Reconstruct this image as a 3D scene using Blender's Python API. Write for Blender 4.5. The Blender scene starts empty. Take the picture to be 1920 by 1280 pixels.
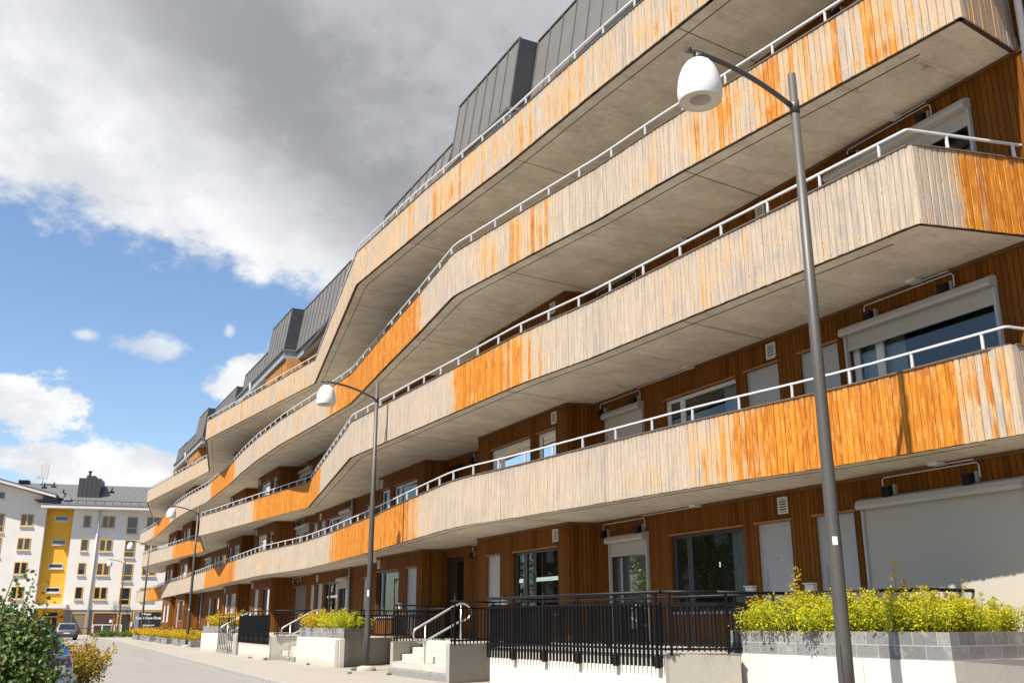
import bpy, bmesh, math, random
from mathutils import Vector, Matrix
R = math.radians
rng = random.Random(7)
scene = bpy.context.scene
COL = scene.collection

# ------------------------------------------------------------------ mesh builder
class MB:
    def __init__(self):
        self.v = []; self.f = []; self.uv = []; self.mi = []; self.a = []; self.w = []; self.sm = []
    def face(self, pts, uv=None, m=0, a=0.0, w=0.0, smooth=False):
        i = len(self.v); self.v.extend([tuple(p) for p in pts])
        self.f.append(tuple(range(i, i + len(pts))))
        if uv is None: uv = [(0, 0)] * len(pts)
        self.uv.append(uv); self.mi.append(m); self.a.append(a); self.w.append(w); self.sm.append(smooth)
    def hexa(self, p, m=0, a=0.0, w=0.0, skip=()):
        # p: 8 points, 0-3 bottom ring, 4-7 top ring
        q = [(3, 2, 1, 0), (4, 5, 6, 7), (0, 1, 5, 4), (1, 2, 6, 5), (2, 3, 7, 6), (3, 0, 4, 7)]
        for k, t in enumerate(q):
            if k in skip: continue
            pts = [Vector(p[j]) for j in t]
            e1 = (pts[1] - pts[0]).length; e2 = (pts[3] - pts[0]).length
            self.face(pts, [(0, 0), (e1, 0), (e1, e2), (0, e2)], m, a, w)
    def box(self, x0, x1, y0, y1, z0, z1, m=0, a=0.0, w=0.0):
        self.hexa([(x0, y0, z0), (x1, y0, z0), (x1, y1, z0), (x0, y1, z0), (x0, y0, z1), (x1, y0, z1), (x1, y1, z1), (x0, y1, z1)], m, a, w)
    def bar(self, p, q, wd, ht, m=0, up=(0, 0, 1)):
        p = Vector(p); q = Vector(q); d = (q - p).normalized(); u = Vector(up)
        if abs(d.dot(u)) > .98: u = Vector((1, 0, 0))
        s = d.cross(u).normalized() * wd / 2; t = s.cross(d).normalized() * ht / 2
        self.hexa([p - s - t, p + s - t, q + s - t, q - s - t, p - s + t, p + s + t, q + s + t, q - s + t], m)
    def tube(self, path, r, n=8, m=0, caps=True, closed=False):
        path = [Vector(p) for p in path]; k = len(path)
        rr = r if isinstance(r, (list, tuple)) else [r] * k
        base = len(self.v); ref = None
        for i, p in enumerate(path):
            a = path[(i - 1) % k] if (i > 0 or closed) else p
            b = path[(i + 1) % k] if (i < k - 1 or closed) else p
            d = (b - a).normalized()
            if ref is None:
                ref = Vector((0, 0, 1)) if abs(d.z) < .9 else Vector((1, 0, 0))
            s = (ref - d * ref.dot(d)).normalized(); t = d.cross(s); ref = s
            for j in range(n):
                an = 2 * math.pi * j / n
                self.v.append(tuple(p + (s * math.cos(an) + t * math.sin(an)) * rr[i]))
        for i in range(k if closed else k - 1):
            for j in range(n):
                i2 = (i + 1) % k
                self.f.append((base + i * n + j, base + i * n + (j + 1) % n, base + i2 * n + (j + 1) % n, base + i2 * n + j))
                self.uv.append([(0, 0)] * 4); self.mi.append(m); self.a.append(0); self.w.append(0); self.sm.append(True)
        if caps and not closed:
            for i in (0, k - 1):
                self.f.append(tuple(base + i * n + j for j in range(n)))
                self.uv.append([(0, 0)] * n); self.mi.append(m); self.a.append(0); self.w.append(0); self.sm.append(False)
    def lathe(self, prof, c=(0, 0, 0), n=24, m=0, mfun=None, squash=1.0):
        base = len(self.v); c = Vector(c)
        for (r, z) in prof:
            for j in range(n):
                an = 2 * math.pi * j / n
                self.v.append((c.x + r * math.cos(an), c.y + r * math.sin(an) * squash, c.z + z))
        for i in range(len(prof) - 1):
            for j in range(n):
                self.f.append((base + i * n + j, base + i * n + (j + 1) % n, base + (i + 1) * n + (j + 1) % n, base + (i + 1) * n + j))
                self.uv.append([(0, 0)] * 4); self.mi.append(mfun(i) if mfun else m); self.a.append(0); self.w.append(0); self.sm.append(True)
    def prism(self, poly, z0, z1, m=0, top=True, bottom=True, sides=True, uvs=True):
        n = len(poly); s = 0
        if sides:
            for i in range(n):
                p = poly[i]; q = poly[(i + 1) % n]; L = math.hypot(q[0] - p[0], q[1] - p[1])
                self.face([(p[0], p[1], z0), (q[0], q[1], z0), (q[0], q[1], z1), (p[0], p[1], z1)],
                          [(s, z0), (s + L, z0), (s + L, z1), (s, z1)], m)
                s += L
        if top: self.face([(p[0], p[1], z1) for p in poly], [(p[0], p[1]) for p in poly], m)
        if bottom: self.face([(p[0], p[1], z0) for p in reversed(poly)], [(p[0], p[1]) for p in reversed(poly)], m)
    def build(self, name, mats, parent=None, loc=None, rz=0.0, fixn=True, bevel=0):
        me = bpy.data.meshes.new(name)
        me.from_pydata(self.v, [], self.f)
        if not isinstance(mats, (list, tuple)): mats = [mats]
        for mt in mats: me.materials.append(mt)
        ul = me.uv_layers.new(name='UVMap')
        flat = []
        for t in self.uv:
            for c in t: flat.extend((c[0], c[1]))
        ul.data.foreach_set('uv', flat)
        me.polygons.foreach_set('material_index', self.mi)
        me.polygons.foreach_set('use_smooth', self.sm)
        for nm, dat in (('rnd', self.a), ('warm', self.w)):
            at = me.attributes.new(nm, 'FLOAT', 'FACE'); at.data.foreach_set('value', dat)
        me.update()
        if fixn and len(self.f) < 4000:
            bm = bmesh.new(); bm.from_mesh(me)
            bmesh.ops.recalc_face_normals(bm, faces=bm.faces); bm.to_mesh(me); bm.free()
        o = bpy.data.objects.new(name, me); COL.objects.link(o)
        if parent is not None: o.parent = parent
        if loc is not None: o.location = loc
        o.rotation_euler = (0, 0, rz)
        if bevel:
            bm = bmesh.new(); bm.from_mesh(me)
            bmesh.ops.remove_doubles(bm, verts=bm.verts, dist=1e-4); bm.to_mesh(me); bm.free()
            b = o.modifiers.new('bevel', 'BEVEL'); b.width = bevel; b.segments = 2; b.limit_method = 'ANGLE'
        return o

def tag(o, label=None, cat=None, group=None, kind=None):
    if label: o['label'] = label
    if cat: o['category'] = cat
    if group: o['group'] = group
    if kind: o['kind'] = kind
    return o
def thing(name, label, cat, loc=(0, 0, 0), rz=0.0, group=None):
    o = bpy.data.objects.new(name, None); COL.objects.link(o)
    o.location = loc; o.rotation_euler = (0, 0, rz); o.empty_display_size = .3
    return tag(o, label, cat, group)
def copy_tree(o, parent=None):
    c = o.copy(); COL.objects.link(c)
    if parent is not None: c.parent = parent
    for ch in list(o.children): copy_tree(ch, c)
    return c

# ------------------------------------------------------------------ materials
def mat_new(name):
    m = bpy.data.materials.new(name); m.use_nodes = True
    nt = m.node_tree; b = nt.nodes['Principled BSDF']
    return m, nt, b
class G:
    """small node helper"""
    def __init__(self, nt): self.nt = nt
    def n(self, t, **k):
        x = self.nt.nodes.new(t)
        for a, b in k.items(): setattr(x, a, b)
        return x
    def put(self, sock, v):
        if v is None: return
        if hasattr(v, 'is_linked') or isinstance(v, bpy.types.NodeSocket): self.nt.links.new(v, sock)
        else: sock.default_value = v
    def math(self, op, a, b=None, c=None, clamp=False):
        x = self.n('ShaderNodeMath', operation=op, use_clamp=clamp)
        self.put(x.inputs[0], a); self.put(x.inputs[1], b); self.put(x.inputs[2], c)
        return x.outputs[0]
    def mix(self, f, a, b, mode='MIX'):
        x = self.n('ShaderNodeMix', data_type='RGBA', blend_type=mode)
        self.put(x.inputs['Factor'], f)
        for s, v in ((x.inputs['A'], a), (x.inputs['B'], b)):
            pass
        self.put(x.inputs[6], v4(a)); self.put(x.inputs[7], v4(b))
        return x.outputs[2]
    def sep(self, v):
        x = self.n('ShaderNodeSeparateXYZ'); self.put(x.inputs[0], v); return x.outputs
    def comb(self, a, b, c):
        x = self.n('ShaderNodeCombineXYZ')
        self.put(x.inputs[0], a); self.put(x.inputs[1], b); self.put(x.inputs[2], c); return x.outputs[0]
    def noise(self, vec, scale=1.0, detail=4.0, rough=.55):
        x = self.n('ShaderNodeTexNoise'); self.put(x.inputs['Vector'], vec)
        x.inputs['Scale'].default_value = scale; x.inputs['Detail'].default_value = detail; x.inputs['Roughness'].default_value = rough
        return x.outputs[0]
    def voro(self, vec, scale=1.0, dims='3D', feat='F1'):
        x = self.n('ShaderNodeTexVoronoi', voronoi_dimensions=dims, feature=feat); self.put(x.inputs['Vector'], vec); x.inputs['Scale'].default_value = scale
        return x.outputs['Distance']
    def ss(self, v, a, b, lo=0.0, hi=1.0):
        x = self.n('ShaderNodeMapRange', interpolation_type='SMOOTHSTEP')
        self.put(x.inputs[0], v); self.put(x.inputs[1], a); self.put(x.inputs[2], b); self.put(x.inputs[3], lo); self.put(x.inputs[4], hi)
        return x.outputs[0]
    def lin(self, v, a, b, lo=0.0, hi=1.0):
        x = self.n('ShaderNodeMapRange'); self.put(x.inputs[0], v); self.put(x.inputs[1], a); self.put(x.inputs[2], b); self.put(x.inputs[3], lo); self.put(x.inputs[4], hi)
        return x.outputs[0]
    def white(self, v):
        x = self.n('ShaderNodeTexWhiteNoise', noise_dimensions='1D'); self.put(x.inputs['W'], v); return x.outputs[0]
    def uv(self): return self.n('ShaderNodeTexCoord').outputs['UV']
    def obj(self): return self.n('ShaderNodeTexCoord').outputs['Object']
    def pos(self): return self.n('ShaderNodeNewGeometry').outputs['Position']
    def attr(self, nm): return self.n('ShaderNodeAttribute', attribute_name=nm).outputs['Fac']
    def bump(self, h, strength=.3, dist=.01):
        x = self.n('ShaderNodeBump'); x.inputs['Strength'].default_value = strength; x.inputs['Distance'].default_value = dist
        self.put(x.inputs['Height'], h); return x.outputs[0]
def v4(c):
    if isinstance(c, (tuple, list)) and len(c) == 3: return (c[0], c[1], c[2], 1)
    return c

def plain(name, col, rough=.5, metal=0.0, var=.06, scale=3.0, spec=.5):
    m, nt, b = mat_new(name); g = G(nt)
    f = g.noise(g.pos(), scale, 5)
    f2 = g.lin(f, .3, .7, 1 - var, 1 + var)
    c = g.mix(1.0, col, g.comb(f2, f2, f2), 'MULTIPLY')
    g.put(b.inputs['Base Color'], c)
    b.inputs['Roughness'].default_value = rough; b.inputs['Metallic'].default_value = metal
    b.inputs['Specular IOR Level'].default_value = spec
    return m

def wood_boards():
    m, nt, b = mat_new('weathered_boards'); g = G(nt)
    u, v, _ = g.sep(g.uv()); r = g.attr('rnd'); w = g.attr('warm')
    r30 = g.math('MULTIPLY', r, 300.0)
    gv = g.comb(g.math('MULTIPLY', u, 70.0), g.math('MULTIPLY', v, 2.2), r30)
    grain = g.noise(gv, 1.0, 5, .65)
    kv = g.comb(g.math('MULTIPLY', u, 8.0), g.math('ADD', g.math('MULTIPLY', v, 2.6), r30), 0.0)
    kd = g.voro(kv, 1.0, '2D'); knot = g.ss(kd, .045, .11, 1, 0)
    rim = g.ss(kd, .10, .30, 1, 0)
    # weather mask
    big = g.noise(g.comb(g.math('MULTIPLY', u, .55), g.math('MULTIPLY', v, .9), 3.0), 1.0, 3, .6)
    streak = g.noise(g.comb(g.math('MULTIPLY', u, 30.0), g.math('MULTIPLY', v, 1.1), r30), 1.0, 4, .6)
    ww = g.math('ADD', w, g.math('MULTIPLY', g.math('SUBTRACT', big, .5), .75))
    ww = g.math('ADD', ww, g.math('MULTIPLY', g.math('SUBTRACT', streak, .5), .55))
    ww = g.math('ADD', ww, g.math('MULTIPLY', g.math('SUBTRACT', r, .5), .30))
    st2 = g.noise(g.comb(g.math('MULTIPLY', u, 7.0), g.math('MULTIPLY', v, .5), g.math('ADD', r30, 4.0)), 1.0, 4, .7)
    low = g.math('MULTIPLY', g.ss(v, .95, .05), g.math('MULTIPLY', g.ss(st2, .5, .72, 0, .55), g.ss(big, .40, .62, .15, 1.0))); ww = g.math('ADD', ww, low)
    wm = g.ss(ww, .20, .85)
    r2 = g.white(g.math('ADD', r30, 5.3))
    grey = g.mix(r2, (.46, .385, .31), (.29, .25, .215))
    grey = g.mix(g.ss(big, .35, .65, 0, .55), grey, (.45, .355, .26))
    orange = g.mix(r2, (.54, .205, .021), (.32, .094, .009))
    orange = g.mix(g.ss(grain, .45, .75, 0, .55), orange, (.72, .36, .075))
    honey = g.mix(r2, (.54, .355, .185), (.44, .285, .145))
    col = g.mix(g.ss(wm, .02, .62, 0, .9), grey, honey); col = g.mix(g.ss(wm, .52, 1.0), col, orange)
    gm = g.math('MULTIPLY', g.lin(grain, .28, .72, .60, 1.22), g.math('MULTIPLY', g.lin(streak, .25, .75, .80, 1.14), g.lin(r2, 0, 1, .88, 1.08)))
    col = g.mix(1.0, col, g.comb(gm, gm, gm), 'MULTIPLY')
    grime = g.math('MULTIPLY', g.ss(v, .98, 1.16), g.ss(streak, .4, .7, 0, .6)); col = g.mix(grime, col, (.17, .15, .11))
    kc = g.mix(wm, (.30, .17, .08), (.40, .12, .015))
    lightrim = g.mix(wm, (.50, .37, .25), (.72, .40, .13))
    col = g.mix(g.math('MULTIPLY', rim, .30), col, lightrim)
    col = g.mix(g.math('MULTIPLY', knot, .8), col, kc)
    g.put(b.inputs['Base Color'], col); b.inputs['Roughness'].default_value = .72
    b.inputs['Specular IOR Level'].default_value = .12
    g.put(b.inputs['Normal'], g.bump(grain, .25, .004))
    return m

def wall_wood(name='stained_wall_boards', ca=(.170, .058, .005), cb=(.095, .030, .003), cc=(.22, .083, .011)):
    m, nt, b = mat_new(name); g = G(nt)
    u, v, _ = g.sep(g.uv())
    k = g.math('DIVIDE', u, .102); idx = g.math('FLOOR', k); fr = g.math('SUBTRACT', k, idx)
    r = g.white(idx); r2 = g.white(g.math('ADD', idx, 77.7))
    r30 = g.math('MULTIPLY', r, 300.0)
    grain = g.noise(g.comb(g.math('MULTIPLY', u, 60.0), g.math('MULTIPLY', v, 2.0), r30), 1.0, 5, .65)
    kd = g.voro(g.comb(g.math('MULTIPLY', u, 9.8), g.math('ADD', g.math('MULTIPLY', v, 2.0), r30), 0.0), 1.0, '2D'); knot = g.ss(kd, .05, .12, 1, 0)
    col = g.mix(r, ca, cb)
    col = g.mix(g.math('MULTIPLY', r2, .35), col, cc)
    gm = g.lin(grain, .25, .75, .70, 1.2)
    col = g.mix(1.0, col, g.comb(gm, gm, gm), 'MULTIPLY')
    col = g.mix(g.math('MULTIPLY', knot, .8), col, (.10, .03, .008))
    gap = g.math('ADD', g.ss(fr, .03, .10, 1, 0), g.ss(fr, .90, .97, 0, 1), clamp=True)
    col = g.mix(g.math('MULTIPLY', gap, .85), col, (.022, .008, .002))
    g.put(b.inputs['Base Color'], col); b.inputs['Roughness'].default_value = .7
    b.inputs['Specular IOR Level'].default_value = .1
    h = g.math('SUBTRACT', g.math('MULTIPLY', grain, .25), gap)
    g.put(b.inputs['Normal'], g.bump(h, .6, .006))
    return m

def soffit():
    m, nt, b = mat_new('soffit_concrete'); g = G(nt)
    p = g.pos(); x, y, z = g.sep(p)
    n1 = g.ss(g.noise(p, 1.3, 8, .68), .32, .68); n2 = g.noise(g.comb(g.math('MULTIPLY', x, .8), g.math('MULTIPLY', y, 5.0), z), 1.0, 6, .7)
    n3 = g.noise(p, 14, 4, .6)
    col = g.mix(n1, (.64, .585, .49), (.49, .445, .37))
    col = g.mix(g.ss(n2, .52, .72, 0, .45), col, (.29, .235, .17))
    f = g.lin(n3, .3, .7, .92, 1.06); col = g.mix(1.0, col, g.comb(f, f, f), 'MULTIPLY')
    # rain stains
    st = g.noise(g.comb(g.math('MULTIPLY', x, 1.3), g.math('MULTIPLY', y, 2.6), g.math('MULTIPLY', z, 3.7)), 1.0, 7, .75)
    col = g.mix(g.ss(st, .60, .72, 0, .7), col, (.13, .085, .045))
    jf = g.math('FRACT', g.math('ADD', g.math('DIVIDE', g.math('ADD', y, g.math('MULTIPLY', x, -.12)), 6.35), g.math('MULTIPLY', z, .011)))
    j = g.math('ADD', g.ss(jf, .0015, .0045, 1, 0), g.ss(jf, .9965, .999, 0, 1), clamp=True)
    col = g.mix(g.math('MULTIPLY', j, .85), col, (.07, .055, .04))
    g.put(b.inputs['Base Color'], col); b.inputs['Roughness'].default_value = .85; b.inputs['Specular IOR Level'].default_value = .2
    g.put(b.inputs['Normal'], g.bump(n3, .15, .01))
    return m

def concrete(name, c1, c2, stain=(.42, .38, .31), sa=.5, joints=0.0):
    m, nt, b = mat_new(name); g = G(nt)
    p = g.pos(); x, y, z = g.sep(p)
    n1 = g.noise(p, 1.6, 6, .6); n3 = g.noise(p, 22, 4, .6)
    streak = g.noise(g.comb(g.math('MULTIPLY', x, 6.0), g.math('MULTIPLY', y, 6.0), g.math('MULTIPLY', z, .7)), 1.0, 5, .6)
    col = g.mix(n1, c1, c2)
    col = g.mix(g.ss(streak, .55, .78, 0, sa), col, stain)
    f = g.lin(n3, .3, .7, .93, 1.05); col = g.mix(1.0, col, g.comb(f, f, f), 'MULTIPLY')
    pin = g.voro(p, 26.0); col = g.mix(g.ss(pin, .05, .10, .35, 0), col, (.2, .18, .15))
    sp = g.noise(g.comb(g.math('MULTIPLY', x, 3.0), g.math('MULTIPLY', y, 3.0), g.math('MULTIPLY', z, 2.0)), 1.0, 5, .7)
    splash = g.ss(g.math('ADD', z, g.math('MULTIPLY', sp, -.45)), .06, -.20, 0, .55); col = g.mix(splash, col, (.30, .26, .21))
    topd = g.math('MULTIPLY', g.ss(z, TZ - .25, TZ), g.ss(streak, .50, .68, 0, .35)); col = g.mix(topd, col, stain)
    if joints:
        jf = g.math('FRACT', g.math('DIVIDE', y, joints)); j = g.ss(jf, .0, .008, 1, 0)
        col = g.mix(g.math('MULTIPLY', j, .75), col, (.12, .1, .08))
    g.put(b.inputs['Base Color'], col); b.inputs['Roughness'].default_value = .8; b.inputs['Specular IOR Level'].default_value = .25
    g.put(b.inputs['Normal'], g.bump(n3, .2, .008))
    return m

def blocks():
    m, nt, b = mat_new('grey_block_masonry'); g = G(nt)
    br = g.n('ShaderNodeTexBrick'); g.put(br.inputs['Vector'], g.uv())
    br.inputs['Color1'].default_value = (.20, .196, .192, 1); br.inputs['Color2'].default_value = (.12, .12, .124, 1)
    br.inputs['Mortar'].default_value = (.33, .32, .31, 1); br.inputs['Scale'].default_value = 1.0
    br.inputs['Mortar Size'].default_value = .005; br.inputs['Brick Width'].default_value = .36; br.inputs['Row Height'].default_value = .165
    u, v, _ = g.sep(g.uv())
    n1 = g.noise(g.comb(g.math('MULTIPLY', u, 4.0), g.math('MULTIPLY', v, 3.0), 0.0), 1.0, 6, .65)
    col = g.mix(g.ss(n1, .5, .72, 0, .7), br.outputs['Color'], (.33, .32, .315))
    n3 = g.noise(g.pos(), 40, 3); f = g.lin(n3, .3, .7, .85, 1.12); col = g.mix(1.0, col, g.comb(f, f, f), 'MULTIPLY')
    g.put(b.inputs['Base Color'], col); b.inputs['Roughness'].default_value = .8
    g.put(b.inputs['Normal'], g.bump(g.math('ADD', n3, g.math('MULTIPLY', br.outputs['Fac'], -1.0)), .4, .006))
    return m

def ground_mat(name, c1, c2, speck, kind='asphalt'):
    m, nt, b = mat_new(name); g = G(nt)
    p = g.pos(); x, y, z = g.sep(p)
    n1 = g.noise(p, .35, 6, .6); n2 = g.noise(p, 3.0, 6, .65); n3 = g.noise(p, 60, 2)
    col = g.mix(n1, c1, c2)
    col = g.mix(g.ss(n2, .5, .75, 0, .35), col, speck)
    lanes = g.noise(g.comb(g.math('MULTIPLY', x, 1.1), g.math('MULTIPLY', y, .05), 0.0), 1.0, 4)
    col = g.mix(g.ss(lanes, .5, .7, 0, .3), col, speck)
    f = g.lin(n3, .3, .7, .86, 1.1); col = g.mix(1.0, col, g.comb(f, f, f), 'MULTIPLY')
    h = n3
    if kind == 'asphalt':
        wob = g.noise(p, 1.2, 4); cp = g.comb(g.math('ADD', x, g.math('MULTIPLY', wob, .8)), g.math('ADD', g.math('MULTIPLY', y, .6), wob), 0.0)
        ce = g.voro(cp, .16, '2D', 'DISTANCE_TO_EDGE'); col = g.mix(g.ss(ce, .0025, .0006, 0, .55), col, (.07, .062, .055))
        pa = g.noise(g.comb(g.math('MULTIPLY', x, .5), g.math('MULTIPLY', y, .12), 3.0), 1.0, 1); col = g.mix(g.ss(pa, .60, .62, 0, .22), col, speck)
    if kind == 'paving':
        di = g.noise(g.comb(x, y, 2.0), .9, 7, .7); col = g.mix(g.ss(di, .52, .72, 0, .4), col, speck)
        fx = g.math('FRACT', g.math('DIVIDE', g.math('SUBTRACT', x, g.math('MULTIPLY', y, .025)), .7)); fy = g.math('FRACT', g.math('DIVIDE', y, .7))
        j = g.math('ADD', g.ss(fx, .0, .018, 1, 0), g.ss(fy, .0, .018, 1, 0), clamp=True)
        col = g.mix(g.math('MULTIPLY', j, .5), col, (.22, .19, .16))
    g.put(b.inputs['Base Color'], col); b.inputs['Roughness'].default_value = .85; b.inputs['Specular IOR Level'].default_value = .25
    g.put(b.inputs['Normal'], g.bump(h, .25, .01))
    return m

def glass(name, col=(.012, .017, .018), ior=1.75, see=0.0):
    m, nt, b = mat_new(name); g = G(nt)
    p = g.pos()
    n = g.noise(p, .8, 3)
    c = g.mix(n, col, tuple(min(1, k * 2.2) for k in col))
    g.put(b.inputs['Base Color'], c); b.inputs['Roughness'].default_value = .015; b.inputs['IOR'].default_value = ior
    w = g.noise(p, 1.3, 2); bn = g.bump(w, .05, .02); g.put(b.inputs['Normal'], bn)
    if see:
        tr = g.n('ShaderNodeBsdfTransparent'); tr.inputs['Color'].default_value = (.62, .66, .65, 1)
        gl = g.n('ShaderNodeBsdfGlossy'); gl.inputs['Roughness'].default_value = .01; gl.inputs['Color'].default_value = (.9, .95, .95, 1); g.put(gl.inputs['Normal'], bn)
        fr = g.n('ShaderNodeFresnel'); fr.inputs['IOR'].default_value = ior
        mx = g.n('ShaderNodeMixShader'); nt.links.new(fr.outputs[0], mx.inputs[0]); nt.links.new(tr.outputs[0], mx.inputs[1]); nt.links.new(gl.outputs[0], mx.inputs[2])
        nt.links.new(mx.outputs[0], nt.nodes['Material Output'].inputs['Surface'])
    return m

def leafmat(name, c1, c2, c3, trans=.35):
    m, nt, b = mat_new(name); g = G(nt)
    r = g.attr('rnd'); w = g.attr('warm')
    c = g.mix(r, c1, c2); c = g.mix(w, c, c3)
    g.put(b.inputs['Base Color'], c); b.inputs['Roughness'].default_value = .5; b.inputs['Specular IOR Level'].default_value = .3
    tr = g.n('ShaderNodeBsdfTranslucent'); g.put(tr.inputs['Color'], c)
    mx = g.n('ShaderNodeMixShader'); mx.inputs[0].default_value = trans
    nt.links.new(b.outputs[0], mx.inputs[1]); nt.links.new(tr.outputs[0], mx.inputs[2])
    nt.links.new(mx.outputs[0], nt.nodes['Material Output'].inputs['Surface'])
    return m

def plaster(name, col, var=.05):
    m, nt, b = mat_new(name); g = G(nt)
    p = g.obj(); x, y, z = g.sep(p)
    n1 = g.noise(p, .5, 5); n2 = g.noise(p, 30, 3)
    f = g.math('MULTIPLY', g.lin(n1, .3, .7, 1 - var, 1 + var), g.lin(n2, .3, .7, .95, 1.04))
    jz = g.math('FRACT', g.math('DIVIDE', z, .35)); j = g.ss(jz, .0, .05, .06, 0)
    f = g.math('MULTIPLY', f, g.math('SUBTRACT', 1.0, j))
    g.put(b.inputs['Base Color'], g.mix(1.0, col, g.comb(f, f, f), 'MULTIPLY')); b.inputs['Roughness'].default_value = .85
    return m

def rib_roof():
    m, nt, b = mat_new('grey_profiled_roof'); g = G(nt)
    x, y, z = g.sep(g.obj())
    fx = g.math('FRACT', g.math('DIVIDE', x, .30)); rib = g.ss(g.math('ABSOLUTE', g.math('SUBTRACT', fx, .5)), .28, .45, 0, 1)
    n = g.noise(g.obj(), .8, 5)
    col = g.mix(n, (.125, .125, .13), (.095, .095, .10)); col = g.mix(g.math('MULTIPLY', rib, .7), col, (.022, .022, .024))
    g.put(b.inputs['Base Color'], col); b.inputs['Roughness'].default_value = .5
    g.put(b.inputs['Normal'], g.bump(g.math('MULTIPLY', rib, -1.0), .5, .03))
    return m

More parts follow.
